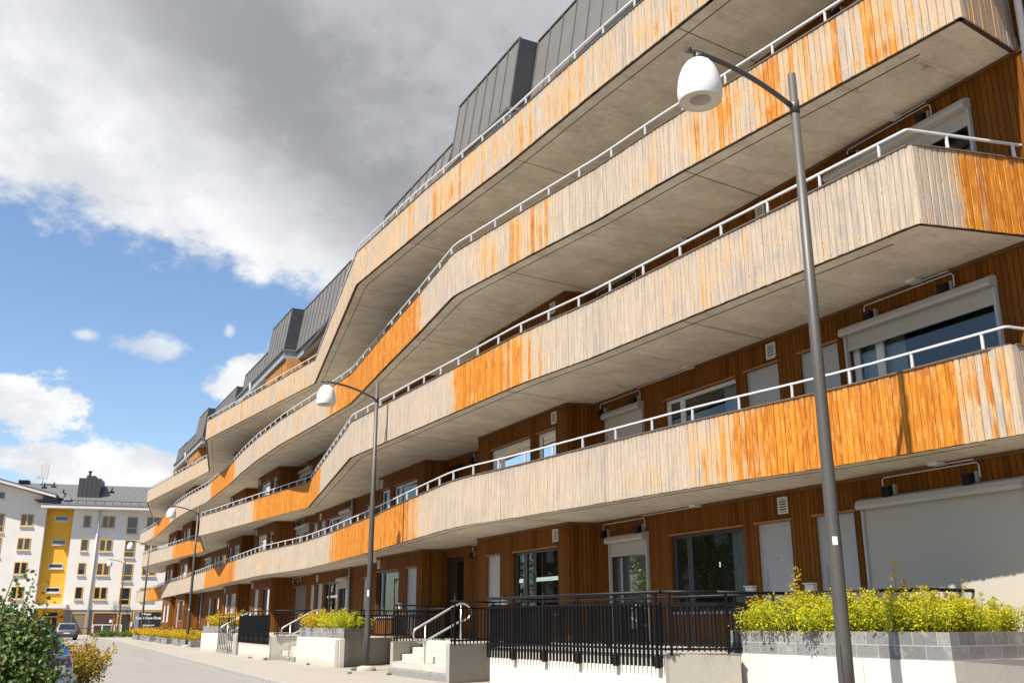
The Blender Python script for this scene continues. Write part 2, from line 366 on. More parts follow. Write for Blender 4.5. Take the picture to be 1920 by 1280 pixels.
TZ = .82
M = dict(
    boards=wood_boards(), wall=wall_wood(), walltop=wall_wood('sunlit_top_boards', (.38, .185, .055), (.27, .12, .033), (.42, .22, .08)), soffit=soffit(), block=blocks(),  # top boards: lighter copy of the wall wood, sunlit tone put into colour
    conc=concrete('pale_concrete', (0.56, 0.528, 0.472), (0.48, 0.452, 0.4), sa=.25, joints=2.43),
    conc_dim=concrete('dim_stained_concrete', (0.3572, 0.3306, 0.2812), (0.2812, 0.2584, 0.2204), stain=(0.2052, 0.1824, 0.1444), sa=.6),  # darker grey of weakly lit walls put into the colour, plus streak stains
    stepc=concrete('step_concrete', (0.4712, 0.4446, 0.3952), (0.38, 0.3572, 0.3116), sa=.3),
    granite=plain('grey_granite', (0.2, 0.196, 0.192), .7, var=.25, scale=30),
    kerbg=plain('kerb_granite', (0.27, 0.2587, 0.2438), .7, var=.3, scale=14),
    asphalt=ground_mat('road_asphalt', (0.2244, 0.2122, 0.2006), (0.1904, 0.1802, 0.17), (0.1496, 0.1394, 0.1292)),
    paving=ground_mat('pavement_slabs', (0.29, 0.2668, 0.2378), (0.2494, 0.2291, 0.203), (0.1972, 0.1769, 0.1566), 'paving'),
    earth=ground_mat('ground_gravel', (0.1725, 0.1575, 0.135), (0.135, 0.1237, 0.105), (0.09, 0.09, 0.0525)),
    steelw=plain('white_painted_steel', (0.51, 0.5185, 0.5355), .4, .0, var=.05),
    steelg=plain('grey_painted_steel', (.30, .31, .33), .4, .1, var=.06),
    beam=plain('blue_grey_beam', (0.2475, 0.27, 0.3), .45, .1, var=.05),
    stainless=plain('brushed_steel', (0.527, 0.5185, 0.5015), .32, .85, var=.05),
    black=plain('black_coated_metal', (.006, .006, .007), .5, 0, var=.1, spec=.22),
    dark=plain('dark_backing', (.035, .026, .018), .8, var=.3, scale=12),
    cap=plain('dark_cap_strip', (.10, .075, .055), .6, var=.2, scale=8),
    roofm=plain('brown_grey_seam_metal', (0.126, 0.1174, 0.108), .5, .05, var=.07, scale=1.5),
    roofd=plain('charcoal_and_shade_metal', (.045, .046, .05), .5, .2, var=.08),  # on roof ends: shaded tone of the seam metal put into the colour
    doorw=plain('pale_grey_door_paint', (0.34, 0.3357, 0.3272), .45, var=.04),
    framew=plain('white_frame_paint', (0.561, 0.561, 0.5525), .4, var=.03),
    framed=plain('charcoal_frame_paint', (.035, .038, .042), .4, var=.05),
    blind=plain('grey_blind_fabric', (.37, .34, .29), .85, var=.05, scale=40),
    blindc=plain('pale_grey_cassette', (0.36, 0.336, 0.312), .4, var=.03),
    blindb=plain('brown_grey_blind', (.15, .125, .10), .8, var=.06, scale=30),
    mould=plain('brown_moulding', (0.12, 0.045, 0.0084), .6, var=.2, scale=6), oak=plain('bare_pine_trim', (0.27, 0.1237, 0.0375), .6, var=.15, scale=9),
    glass=glass('window_glass', see=1.0), glassb=glass('far_window_glass', (.01, .013, .02)),
    darkdoor=plain('dark_entrance_door', (.025, .02, .018), .25, var=.2, spec=.6),
    curtain=plain('white_curtain', (.55, .55, .55), .9, var=.1, scale=20),
    pole=plain('grey_brown_lacquered_pole', (.062, .057, .052), .5, .1, var=.05),
    shade=plain('white_opal_shade', (0.624, 0.624, 0.624), .28, var=.015),
    lens=plain('lamp_underside', (0.528, 0.504, 0.432), .5, var=.05), grille=plain('lamp_grille', (.30, .29, .26), .4, .3, var=.5, scale=120),
    soil=plain('planter_soil', (.05, .035, .025), .95, var=.4, scale=20),
    stem=plain('brown_twigs', (.10, .06, .035), .8, var=.2, scale=15), bark=plain('tree_bark', (.10, .08, .06), .9, var=.3, scale=8),
    spirea=leafmat('yellow_green_leaves', (.64, .56, .02), (.30, .40, .02), (.52, .24, .045), .5),
    spirea_o=leafmat('orange_yellow_leaves', (.60, .44, .02), (.48, .36, .02), (.52, .23, .035), .45),
    rose=leafmat('rose_leaves', (.065, .115, .025), (.125, .18, .045), (.17, .07, .025), .35),
    rust=leafmat('rusty_leaves', (.40, .26, .03), (.22, .22, .035), (.50, .25, .08), .35),
    green=leafmat('fresh_green_leaves', (0.124, 0.2108, 0.0186), (0.0744, 0.1488, 0.0186), (0.186, 0.248, 0.031), .35),
    treeleaf=leafmat('tree_leaves', (0.049, 0.084, 0.014), (0.084, 0.126, 0.021), (0.112, 0.14, 0.028), .3),
    white=plaster('white_render', (.58, .55, .51)), yellow=plaster('yellow_render', (.62, .33, .025)),
    greyr=plaster('grey_render', (0.16, 0.172, 0.188)), fascia=plain('white_fascia', (0.544, 0.528, 0.504), .6, var=.03),
    yframe=plain('yellow_window_paint', (0.561, 0.2805, 0.017), .45, var=.05), ribroof=rib_roof(),
    brownwin=plain('dark_red_interior', (.06, .02, .015), .5, var=.3), signb=plain('black_shop_film', (.012, .013, .015), .3, var=.1),
    letter=plain('white_lettering', (0.765, 0.765, 0.765), .6, var=.01), gold=plain('gold_logo', (.30, .21, .08), .5, var=.05),
    carb=None, rubber=plain('tyre_rubber', (.02, .02, .02), .8), rim=plain('alloy_rim', (.45, .45, .47), .3, .8),
    red=plain('tail_lamp_red', (.45, .02, .02), .25), plate=plain('number_plate', (.78, .78, .76), .4, var=.02), ink=plain('plate_ink', (.02, .02, .02), .5),
    bluepost=plain('blue_post_paint', (.05, .12, .42), .4), grass=plain('grass_green', (.09, .15, .03), .9, var=.4, scale=9),
    darkclad=plain('dark_cladding', (.07, .065, .06), .8, var=.15),
)
def carpaint(name, col):
    m, nt, b = mat_new(name); g = G(nt)
    g.put(b.inputs['Base Color'], v4(col)); b.inputs['Metallic'].default_value = .35; b.inputs['Roughness'].default_value = .3
    b.inputs['Coat Weight'].default_value = .8; b.inputs['Coat Roughness'].default_value = .04
    n = g.noise(g.pos(), 300, 2); g.put(b.inputs['Normal'], g.bump(n, .02, .001))
    return m
M['azure'] = carpaint('azure_car_paint', (.015, .16, .42)); M['silver'] = carpaint('grey_car_paint', (.13, .13, .145))

# ------------------------------------------------------------------ polyline tools
def fillet(pts, r, seg=6, first=None):
    out = [pts[0]]
    for i in range(1, len(pts) - 1):
        p = Vector(pts[i]); a = Vector(pts[i - 1]); c = Vector(pts[i + 1])
        rr = min(first if (i == 1 and first) else r, (p - a).length * .45, (c - p).length * .45)
        s = p + (a - p).normalized() * rr; e = p + (c - p).normalized() * rr
        for k in range(seg + 1):
            t = k / seg; q = s * (1 - t) ** 2 + p * 2 * t * (1 - t) + e * t * t
            out.append((q.x, q.y))
    out.append(pts[-1]); return out
def offset(pts, d):
    """shift to the right of travel (towards the building for paths running away from the camera)"""
    out = []
    n = len(pts)
    for i in range(n):
        a = Vector(pts[max(0, i - 1)]); b = Vector(pts[i]); c = Vector(pts[min(n - 1, i + 1)])
        d1 = (b - a).normalized() if i > 0 else (c - b).normalized()
        d2 = (c - b).normalized() if i < n - 1 else d1
        n1 = Vector((d1.y, -d1.x)); n2 = Vector((d2.y, -d2.x)); m = (n1 + n2)
        m = m.normalized(); k = max(.4, m.dot(n1))
        q = b + m * d / k; out.append((q.x, q.y))
    return out
class Path:
    def __init__(self, pts):
        self.p = [Vector(q) for q in pts]; self.s = [0]
        for i in range(1, len(self.p)): self.s.append(self.s[-1] + (self.p[i] - self.p[i - 1]).length)
        self.L = self.s[-1]
    def at(self, s):
        s = max(0, min(self.L, s))
        for i in range(1, len(self.s)):
            if s <= self.s[i] + 1e-9:
                t = (s - self.s[i - 1]) / max(1e-9, self.s[i] - self.s[i - 1])
                return self.p[i - 1].lerp(self.p[i], t)
        return self.p[-1].copy()
def table(t, x):
    if x <= t[0][0]: return t[0][1]
    for (a, va), (b, vb) in zip(t, t[1:]):
        if x <= b: return va + (vb - va) * (x - a) / max(1e-9, b - a)
    return t[-1][1]

# ------------------------------------------------------------------ setting
Z1, Z2, Z3, Z4 = 3.57, 6.47, 9.37, 12.27          # undersides of the four balcony slabs
ST = .22
TZ = .82                                          # terrace level
def sheet(name, poly, z, m, kind='structure', thick=0):
    b = MB(); b.face([(x, y, z) for x, y in poly], [(x, y) for x, y in poly])
    if thick:
        b.prism(poly, z - thick, z - .001, top=False, bottom=False)
    return tag(b.build(name, m), kind=kind)
sheet('ground', [(-400, -400), (400, -400), (400, 400), (-400, 400)], -.115, M['earth'])
kerbline = [(5.35, -20), (5.35, 15), (5.5, 23.4), (5.85, 32.3), (6.05, 38.5), (6.35, 48.3), (7.2, 72), (7.5, 92), (7.0, 97), (5.0, 99.5), (-60, 104)]
kerbs = fillet(kerbline, 4.0)
sheet('road', [(p[0] + .05, p[1] + .05) for p in kerbs[:-1]] + [(-60, 104.05), (-60, -20)], -.10, M['asphalt'])
pave = [(kerbs[i][0], kerbs[i][1]) for i in range(len(kerbs))]
pin = offset(pave, .14)
sheet('pavement', pin + [(-60, 140), (40, 140), (40, -20)], 0.0, M['paving'])
kb = MB(); kp = Path(pave); ki = Path(pin); nst = 130
for i in range(nst):
    a0 = kp.at(kp.L * i / nst); a1 = kp.at(kp.L * (i + 1) / nst - .012); b0 = ki.at(ki.L * i / nst); b1 = ki.at(ki.L * (i + 1) / nst - .012)
    dz = rng.uniform(-.004, .004) + .008
    kb.hexa([(a0.x, a0.y, -.14), (b0.x, b0.y, -.14), (b1.x, b1.y, -.14), (a1.x, a1.y, -.14), (a0.x, a0.y, dz), (b0.x, b0.y, dz), (b1.x, b1.y, dz), (a1.x, a1.y, dz)])
tag(kb.build('kerb', M['kerbg']), kind='structure')

# terrace (paved deck in front of the ground floor)
terr = [(14, 8.92), (11.5, 8.72), (10.16, 8.5), (9.97, 12.35), (8.86, 12.42), (8.38, 17.2), (10.1, 18.3), (10.12, 21.1), (10.12, 24.0), (10.9, 25.9),
        (11.42, 31.55), (9.0, 29.35), (9.0, 33.8), (10.4, 34.0), (10.4, 36.3), (8.62, 36.3), (8.75, 42.15), (10.4, 42.4), (10.4, 47.4), (8.86, 47.6), (8.68, 50.6), (10.5, 51.2), (14, 51.2)]
b = MB(); b.prism(terr, .02, TZ, bottom=False); tag(b.build('terrace', M['paving']), kind='structure')

# ------------------------------------------------------------------ wood-clad apartment building
BLD = thing('apartment_building', 'long wood-clad apartment building with four tiers of wavy board-fronted balconies', 'apartment building', (12.3, 30, 0))
INV = (-12.3, -30, 0)
def bpart(mb, name, mat, parent=None, **k):
    """part of the building: mesh is given in world coordinates"""
    o = mb.build(name, mat, None, **k)
    if parent is None:
        o.parent = BLD; o.location = INV
    else:
        o.parent = parent
    return o

segs = [  # facade pieces: X0,Y0 -> X1,Y1
    (12.22, 3.0, 12.33, 20.05), (12.33, 20.05, 11.62, 20.2), (11.62, 20.2, 11.65, 25.45), (11.65, 25.45, 12.47, 25.6), (12.47, 25.6, 12.42, 29.7),
    (12.42, 29.7, 11.73, 29.9), (11.73, 29.9, 11.75, 34.5), (11.75, 34.5, 12.75, 34.6), (12.75, 34.6, 12.95, 51.6), (12.95, 51.6, 12.0, 52.0),
    (12.0, 52.0, 12.02, 57.0), (12.02, 57.0, 13.0, 57.1), (13.0, 57.1, 12.98, 61.3), (12.98, 61.3, 12.22, 61.6), (12.22, 61.6, 12.3, 66.7),
    (12.3, 66.7, 13.1, 66.8), (13.1, 66.8, 13.3, 83.5), (13.3, 83.5, 12.5, 83.8), (12.5, 83.8, 12.5, 88.7), (12.5, 88.7, 13.4, 88.8),
    (13.4, 88.8, 13.4, 93.0), (13.4, 93.0, 12.7, 93.3), (12.7, 93.3, 12.7, 98.4), (12.7, 98.4, 13.5, 98.5), (13.5, 98.5, 13.55, 104.0)]
tail = [(13.55, 104.0), (27, 104.0), (27, 3.0), (12.22, 3.0)]
def seg_at(Y):
    for s in segs:
        if s[3] - s[1] > 1.0 and s[1] <= Y <= s[3]: return s
    return segs[0]
class Fr:
    """local frame on a facade piece; u along Y (m), d outwards"""
    def __init__(self, s):
        self.o = Vector((s[0], s[1], 0)); e = Vector((s[2], s[3], 0)) - self.o; self.L = e.length
        self.t = e.normalized(); self.n = Vector((-self.t.y, self.t.x, 0))
    def p(self, u, d, z): return self.o + self.t * u + self.n * d + Vector((0, 0, z))
    def uY(self, Y): return (Y - self.o.y) / self.t.y
    def box(self, mb, u0, u1, d0, d1, z0, z1, m=0, **k):
        mb.hexa([self.p(u0, d0, z0), self.p(u1, d0, z0), self.p(u1, d1, z0), self.p(u0, d1, z0), self.p(u0, d0, z1), self.p(u1, d0, z1), self.p(u1, d1, z1), self.p(u0, d1, z1)], m)

# openings: kind, Y0, Y1
G_OPEN = [('blind_big', 8.72, 11.62), ('door', 11.9, 12.8), ('door', 13.42, 14.33), ('win_dark', 14.72, 17.1), ('blind_door', 17.95, 19.42),
          ('win_dark', 20.75, 23.15), ('door', 23.98, 24.78), ('entrance', 28.18, 29.55), ('door', 30.4, 31.32), ('win_dark', 32.1, 34.42),
          ('win_dark', 35.4, 37.5), ('door', 38.3, 39.2), ('blind_door', 41.15, 42.6), ('win_dark', 42.9, 45.05), ('door', 45.45, 46.3), ('door', 46.9, 47.65), ('shutter', 48.45, 50.75),
          ('win_dark', 52.25, 53.7), ('door', 54.9, 55.95), ('entrance', 58.9, 60.4), ('win_white', 62.1, 63.9), ('win_white', 64.7, 65.8),
          ('win_dark', 68.4, 70.4), ('win_dark', 72.6, 74.6), ('door', 76.2, 77.2), ('entrance', 80.2, 81.9), ('win_dark', 84.3, 86.0), ('door', 86.8, 87.8), ('entrance', 90.2, 91.6),
          ('win_white', 94.0, 95.4), ('win_white', 96.2, 97.6), ('win_white', 99.2, 101.0), ('win_white', 101.6, 103.4)]
U_OPEN = [('blind_open', 8.76, 11.62), ('door', 11.9, 12.83), ('door', 13.42, 14.35), ('win_white', 14.66, 17.1), ('blind_down', 17.95, 19.42),
          ('win_slim', 20.78, 21.78), ('win_white', 22.17, 24.58), ('entrance', 28.18, 29.55), ('win_white', 30.55, 32.86), ('win_slim', 33.3, 34.22),
          ('win_white', 35.4, 37.5), ('door', 38.3, 39.2), ('blind_down', 41.15, 42.65), ('win_white', 42.95, 45.08), ('door', 45.5, 46.35), ('door', 46.9, 47.7), ('blind_open', 48.5, 50.85),
          ('win_slim', 52.3, 53.2), ('win_white', 53.85, 56.0), ('entrance', 58.9, 60.4), ('win_white', 62.1, 64.0), ('win_slim', 64.8, 65.7),
          ('blind_down', 68.4, 70.0), ('win_white', 71.0, 73.2), ('door', 74.0, 74.9), ('door', 75.5, 76.4), ('blind_open', 77.2, 79.6), ('win_white', 84.3, 86.2), ('win_slim', 86.9, 87.9),
          ('win_white', 94.0, 95.6), ('win_slim', 96.4, 97.4), ('win_white', 99.2, 101.0), ('win_slim', 101.8, 102.9)]
P_OPEN = [('win_white', 9, 11), ('win_white', 14.7, 17.1), ('win_white', 20.8, 23), ('win_white', 36, 38.4), ('win_slim', 44.6, 45.5), ('win_white', 48.0, 50.3), ('win_slim', 52.9, 53.8), ('win_white', 54.4, 56.2), ('win_white', 62.3, 64.2), ('win_white', 69, 71),
          ('win_white', 76, 78), ('win_white', 84.4, 86), ('win_slim', 87, 87.9), ('win_white', 94, 95.6)]
storeys = [(TZ - .14, Z1, TZ + .04, G_OPEN, 0), (Z1 + ST, Z2, Z1 + ST, U_OPEN, 1), (Z2 + ST, Z3, Z2 + ST, U_OPEN, 2), (Z3 + ST, Z4, Z3 + ST, U_OPEN, 3), (Z4 + ST, 15.40, Z4 + ST, P_OPEN, 4)]
HEAD = 2.16
def zspan(kind, zf):
    if kind in ('win_dark',): return zf + .62, zf + HEAD
    if kind in ('win_white', 'win_slim'): return zf + .55, zf + HEAD - .02
    if kind == 'entrance': return zf, zf + 2.42
    return zf, zf + HEAD
def add_window(fr, u0, u1, z0, z1, style, st, wide=True):
    fm = M['framed'] if style == 'dark' else M['framew']
    fw = .055 if style == 'dark' else .075; dep = -.07
    b = MB()
    fr.box(b, u0, u0 + fw, dep - .05, dep, z0, z1); fr.box(b, u1 - fw, u1, dep - .05, dep, z0, z1)
    fr.box(b, u0 + fw, u1 - fw, dep - .05, dep, z0, z0 + fw); fr.box(b, u0 + fw, u1 - fw, dep - .05, dep, z1 - fw, z1)
    if wide:   # narrow casement at the far end
        um = u1 - .30 * min(2.0, u1 - u0)
        fr.box(b, um - .05, um + .05, dep - .05, dep + .004, z0 + fw, z1 - fw)
        fr.box(b, um + .05, um + .10, dep - .045, dep + .008, z0 + fw, z1 - fw)
        fr.box(b, u1 - fw - .05, u1 - fw, dep - .045, dep + .008, z0 + fw, z1 - fw)
    w = bpart(b, 'window', fm)
    g = MB(); g.face([fr.p(u0 + fw, dep - .03, z0 + fw), fr.p(u1 - fw, dep - .03, z0 + fw), fr.p(u1 - fw, dep - .03, z1 - fw), fr.p(u0 + fw, dep - .03, z1 - fw)])
    bpart(g, 'pane', M['glass'], w)
    rm = MB(); rm.face([fr.p(u0 - .4, -1.6, z0 - .4), fr.p(u1 + .4, -1.6, z0 - .4), fr.p(u1 + .4, -1.6, z1 + .3), fr.p(u0 - .4, -1.6, z1 + .3)]); bpart(rm, 'room_wall', M['blindb'], w)
    q = rng.random(); cu = MB(); cw = (u1 - u0)
    def drape(a, c):
        nn_ = max(4, int((c - a) / .05))
        for i_ in range(nn_):
            ua_, ub_ = a + (c - a) * i_ / nn_, a + (c - a) * (i_ + 1) / nn_
            da_, db_ = -.26 + .03 * (i_ % 2), -.26 + .03 * ((i_ + 1) % 2)
            cu.face([fr.p(ua_, da_, z0), fr.p(ub_, db_, z0), fr.p(ub_, db_, z1), fr.p(ua_, da_, z1)])
    if q < .30: drape(u0 + .05, u0 + cw * .28)
    elif q < .55: drape(u1 - cw * .33, u1 - .05)
    elif q < .70: drape(u0 + .05, u0 + cw * .2); drape(u1 - cw * .2, u1 - .05)
    elif q < .80: fr.box(cu, u0 + .03, u1 - .03, -.22, -.21, z1 - (z1 - z0) * rng.uniform(.2, .6), z1)
    if cu.f: bpart(cu, 'curtain', M['curtain'], w)
    s = MB(); fr.box(s, u0 - .03, u1 + .03, -.06, .045, z0 - .045, z0 - .004); bpart(s, 'sill', M['framew'] if style != 'dark' else M['steelg'], w)
    t = MB(); fr.box(t, u0 - .02, u1 + .02, -.05, .03, z1 + .003, z1 + .035); bpart(t, 'head_trim', M['oak'], w)
def add_door(fr, u0, u1, z0, z1, st):
    b = MB(); fr.box(b, u0 + .02, u1 - .02, -.10, -.06, z0, z1 - .02)
    fr.box(b, u0 + .0, u0 + .02, -.11, -.045, z0, z1); fr.box(b, u1 - .02, u1, -.11, -.045, z0, z1); fr.box(b, u0 + .02, u1 - .02, -.11, -.045, z1 - .02, z1)
    d = bpart(b, 'door', M['doorw'])
    h = MB(); uh = u1 - .14
    for zz, rr in ((z0 + 1.02, .03), (z0 + 1.17, .03), (z0 + 1.32, .014)):
        h.tube([fr.p(uh, -.062, zz), fr.p(uh, -.035, zz)], rr, 10)
    fr.box(h, uh - .022, uh + .022, -.0605, -.054, z0 + .95, z0 + 1.36)
    h.tube([fr.p(uh, -.034, z0 + 1.02), fr.p(uh, -.015, z0 + 1.02)], .012, 6); h.tube([fr.p(uh, -.02, z0 + 1.02), fr.p(uh - .12, -.02, z0 + 1.02)], .011, 6)
    pk = MB(); pk.tube([fr.p((u0 + u1) / 2, -.062, z0 + 1.52), fr.p((u0 + u1) / 2, -.052, z0 + 1.52)], .012, 8); bpart(pk, 'peephole', M['framed'], d)
    bpart(h, 'handle', M['stainless'], d)
    t = MB(); fr.box(t, u0 - .05, u1 + .05, -.05, .028, z1 + .003, z1 + .04); bpart(t, 'head_trim', M['oak'], d)
def add_blind(fr, u0, u1, z0, z1, state, st):
    # state: drop 0..1
    b = MB(); prof = [(0, 0), (.17, -.0), (.19, .05), (.16, .13), (.08, .17), (0, .17)]
    n = len(prof); zc = z1 + .0
    ua, ub = u0 - .06, u1 + .06
    for i in range(n - 1):
        (d0, h0), (d1, h1) = prof[i], prof[i + 1]
        b.face([fr.p(ua, d0 + .003, zc + h0), fr.p(ub, d0 + .003, zc + h0), fr.p(ub, d1 + .003, zc + h1), fr.p(ua, d1 + .003, zc + h1)])
    for uu in (ua, ub): b.face([fr.p(uu, d + .003, zc + h) for d, h in prof])
    r = bpart(b, 'roller_blind', M['blindc'])
    for uu in (u0 - .03, u1 + .03):
        g = MB(); fr.box(g, uu - .025, uu + .025, .005, .075, z0 + .02, zc - .005); bpart(g, 'guide_rail', M['blindc'], r)
    zb = zc - max(.18, state * (zc - z0 - .05))
    f = MB(); fr.box(f, u0, u1, .028, .04, zb, zc); bpart(f, 'fabric', M['blind'], r)
    w = MB(); fr.box(w, u0, u1, .02, .06, zb - .05, zb); bpart(w, 'bottom_bar', M['blindc'], r)
for (z0, z1, zf, openings, st) in storeys:
    wb = MB(); ucum = 0
    for s in segs:
        fr = Fr(s); L = fr.L
        ops = []
        if s[3] - s[1] > 1.0:
            for (k, a, c) in openings:
                if s[1] <= a and c <= s[3] + .2:
                    za, zb = zspan(k, zf); ops.append((fr.uY(a), fr.uY(c), za, zb, k))
        ops.sort()
        us = 0.0
        def wq(u0, u1, za, zb):
            if u1 - u0 < 1e-4 or zb - za < 1e-4: return
            wb.face([fr.p(u0, 0, za), fr.p(u1, 0, za), fr.p(u1, 0, zb), fr.p(u0, 0, zb)], [(ucum + u0, za), (ucum + u1, za), (ucum + u1, zb), (ucum + u0, zb)])
        for (u0, u1, za, zb, k) in ops:
            wq(us, u0, z0, z1); wq(u0, u1, z0, za); wq(u0, u1, zb, z1); us = u1
            D = -.12
            for (p, q) in (((u0, za), (u0, zb)), ((u0, zb), (u1, zb)), ((u1, zb), (u1, za)), ((u1, za), (u0, za))):
                wb.face([fr.p(p[0], 0, p[1]), fr.p(q[0], 0, q[1]), fr.p(q[0], D, q[1]), fr.p(p[0], D, p[1])], [(ucum + p[0], p[1]), (ucum + q[0], q[1]), (ucum + q[0] + .03, q[1]), (ucum + p[0] + .03, p[1])])
            if k == 'win_dark': add_window(fr, u0, u1, za, zb, 'dark', st)
            elif k == 'win_white': add_window(fr, u0, u1, za, zb, 'white', st)
            elif k == 'win_slim': add_window(fr, u0, u1, za, zb, 'white', st, False)
            elif k == 'door': add_door(fr, u0, u1, za, zb, st)
            elif k == 'entrance':
                b = MB(); fr.box(b, u0, u1, -.14, -.09, za, zb); um = (u0 * .45 + u1 * .55)
                e = bpart(b, 'entrance_door', M['darkdoor'])
                g2 = MB(); g2.face([fr.p(u0 + .1, -.085, za + .2), fr.p(um - .05, -.085, za + .2), fr.p(um - .05, -.085, zb - .15), fr.p(u0 + .1, -.085, zb - .15)])
                bpart(g2, 'pane', M['glass'], e)
                h = MB(); h.tube([fr.p(um + .03, -.06, za + .9), fr.p(um + .03, -.06, za + 1.35)], .016, 8); bpart(h, 'handle', M['stainless'], e)
            elif k == 'shutter':
                b = MB(); fr.box(b, u0, u1, -.11, -.06, za, zb)
                for q in range(1, 4): fr.box(b, u0 + (u1 - u0) * q / 4 - .012, u0 + (u1 - u0) * q / 4 + .012, -.061, -.05, za, zb)
                sh = bpart(b, 'shutter', M['blindb'])
                t = MB(); fr.box(t, u0 - .05, u1 + .05, -.05, .028, zb + .003, zb + .04); bpart(t, 'head_trim', M['oak'], sh)
            else:
                add_window(fr, u0, u1, za, zb, 'white' if st else 'dark', st, k in ('blind_big', 'blind_open') or st == 0)
                drop = {'blind_big': 1.0, 'blind_open': .10, 'blind_down': 1.0, 'blind_door': .12}[k]
                add_blind(fr, u0, u1, za, zb, drop, st)
        wq(us, L, z0, z1); ucum += L
    for i in range(len(tail) - 1):
        a, c = tail[i], tail[i + 1]; L = math.hypot(c[0] - a[0], c[1] - a[1])
        wb.face([(a[0], a[1], z0), (c[0], c[1], z0), (c[0], c[1], z1), (a[0], a[1], z1)], [(0, z0), (L, z0), (L, z1), (0, z1)])
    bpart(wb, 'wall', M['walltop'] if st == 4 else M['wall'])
    # wooden moulding where wall meets the soffit
    if st < 4:
        mo = MB()
        for s in segs:
            fr = Fr(s); fr.box(mo, 0.0, fr.L, .003, .03, z1 - .06, z1 - .006)
        bpart(mo, 'moulding', M['mould'])
    # vents, wall lamps, conduit, junction boxes
    if st < 4:
        for Y in (13.56, 20.83, 34.2, 46.35, 56.5, 65.9):
            fr = Fr(seg_at(Y)); u = fr.uY(Y); b = MB(); zt = z1 - .12
            fr.box(b, u - .125, u - .095, .003, .03, zt - .30, zt); fr.box(b, u + .095, u + .125, .003, .03, zt - .30, zt)
            fr.box(b, u - .095, u + .095, .003, .03, zt - .03, zt); fr.box(b, u - .095, u + .095, .003, .03, zt - .30, zt - .27)
            for q in range(5): fr.box(b, u - .095, u + .095, .006, .022, zt - .255 + q * .047, zt - .235 + q * .047)
            v = bpart(b, 'vent', M['framew'])
            d = MB(); fr.box(d, u - .09, u + .09, .001, .005, zt - .28, zt - .02); bpart(d, 'vent_opening', M['dark'], v)
        for Y in (9.54, 11.05, 18.15, 19.6, 27.45, 50.2, 51.2, 60.7, 82.3):
            fr = Fr(seg_at(Y)); u = fr.uY(Y); b = MB(); zt = z1 - .24
            fr.box(b, u - .075, u + .075, .02, .15, zt - .16, zt)
            l = bpart(b, 'wall_lamp', M['black'])
            k2 = MB(); fr.box(k2, u - .12, u - .085, .003, .07, zt - .13, zt + .03); bpart(k2, 'bracket', M['steelg'], l)
        for (Ya, Yj, Yb) in ((9.4, 10.04, 11.2), (18.0, 16.0, 19.75), (27.45, 26.2, 27.5), (49.6, 47.5, 51.3)):
            fr = Fr(seg_at(Ya + .05)); b = MB(); zz = z1 - .07
            ua, uj, ub = fr.uY(Ya), fr.uY(Yj), fr.uY(Yb); lo, hi = min(ua, uj, ub), max(ua, uj, ub)
            pth = [(lo + (0 if lo != uj else 0), zz)]
            b.tube([fr.p(ua, .022, z1 - .30), fr.p(ua, .022, zz - .05), fr.p(ua + .03, .022, zz - .01), fr.p(ub - .03, .022, zz - .01), fr.p(ub, .022, zz - .05), fr.p(ub, .022, z1 - .30)], .011, 6)
            b.tube([fr.p(min(max(uj, .05), fr.L - .05), .05, zz + .035), fr.p(ua + .05, .05, zz + .035)], .010, 6)
            c = bpart(b, 'conduit', M['framew'])
            q = MB(); fr.box(q, uj - .09, uj + .09, .04, .22, z1 - .055, z1 - .003); bpart(q, 'junction_box', M['framew'], c)
    if st == 0:
        for Y in (12.98, 14.55, 23.6, 31.75, 45.25):
            fr = Fr(seg_at(Y)); u = fr.uY(Y); b = MB(); zz = TZ + .90
            fr.box(b, u - .10, u + .10, .003, .10, zz, zz + .17); fr.box(b, u - .12, u + .12, .003, .13, zz + .175, zz + .2)
            bpart(b, 'mailbox', M['framew'])
for Y, za, zb in ((40.9, TZ, Z1), (40.9, Z1 + ST, Z2), (67.3, TZ, Z1), (67.3, Z1 + ST, Z2), (79.9, TZ, Z1)):
    fr = Fr(seg_at(Y)); u = fr.uY(Y); b = MB(); b.tube([fr.p(u, .09, za), fr.p(u, .09, zb)], .06, 12)
    for zz in (za + .5, zb - .4): b.tube([fr.p(u, .09, zz), fr.p(u, .09, zz + .05)], .068, 12)
    bpart(b, 'downpipe', M['steelg'])
fr = Fr(segs[0]); b = MB(); u = fr.uY(7.62); b.tube([fr.p(u, .12, 8.5), fr.p(u, .10, 15.8)], .055, 12); bpart(b, 'downpipe', M['steelw'])

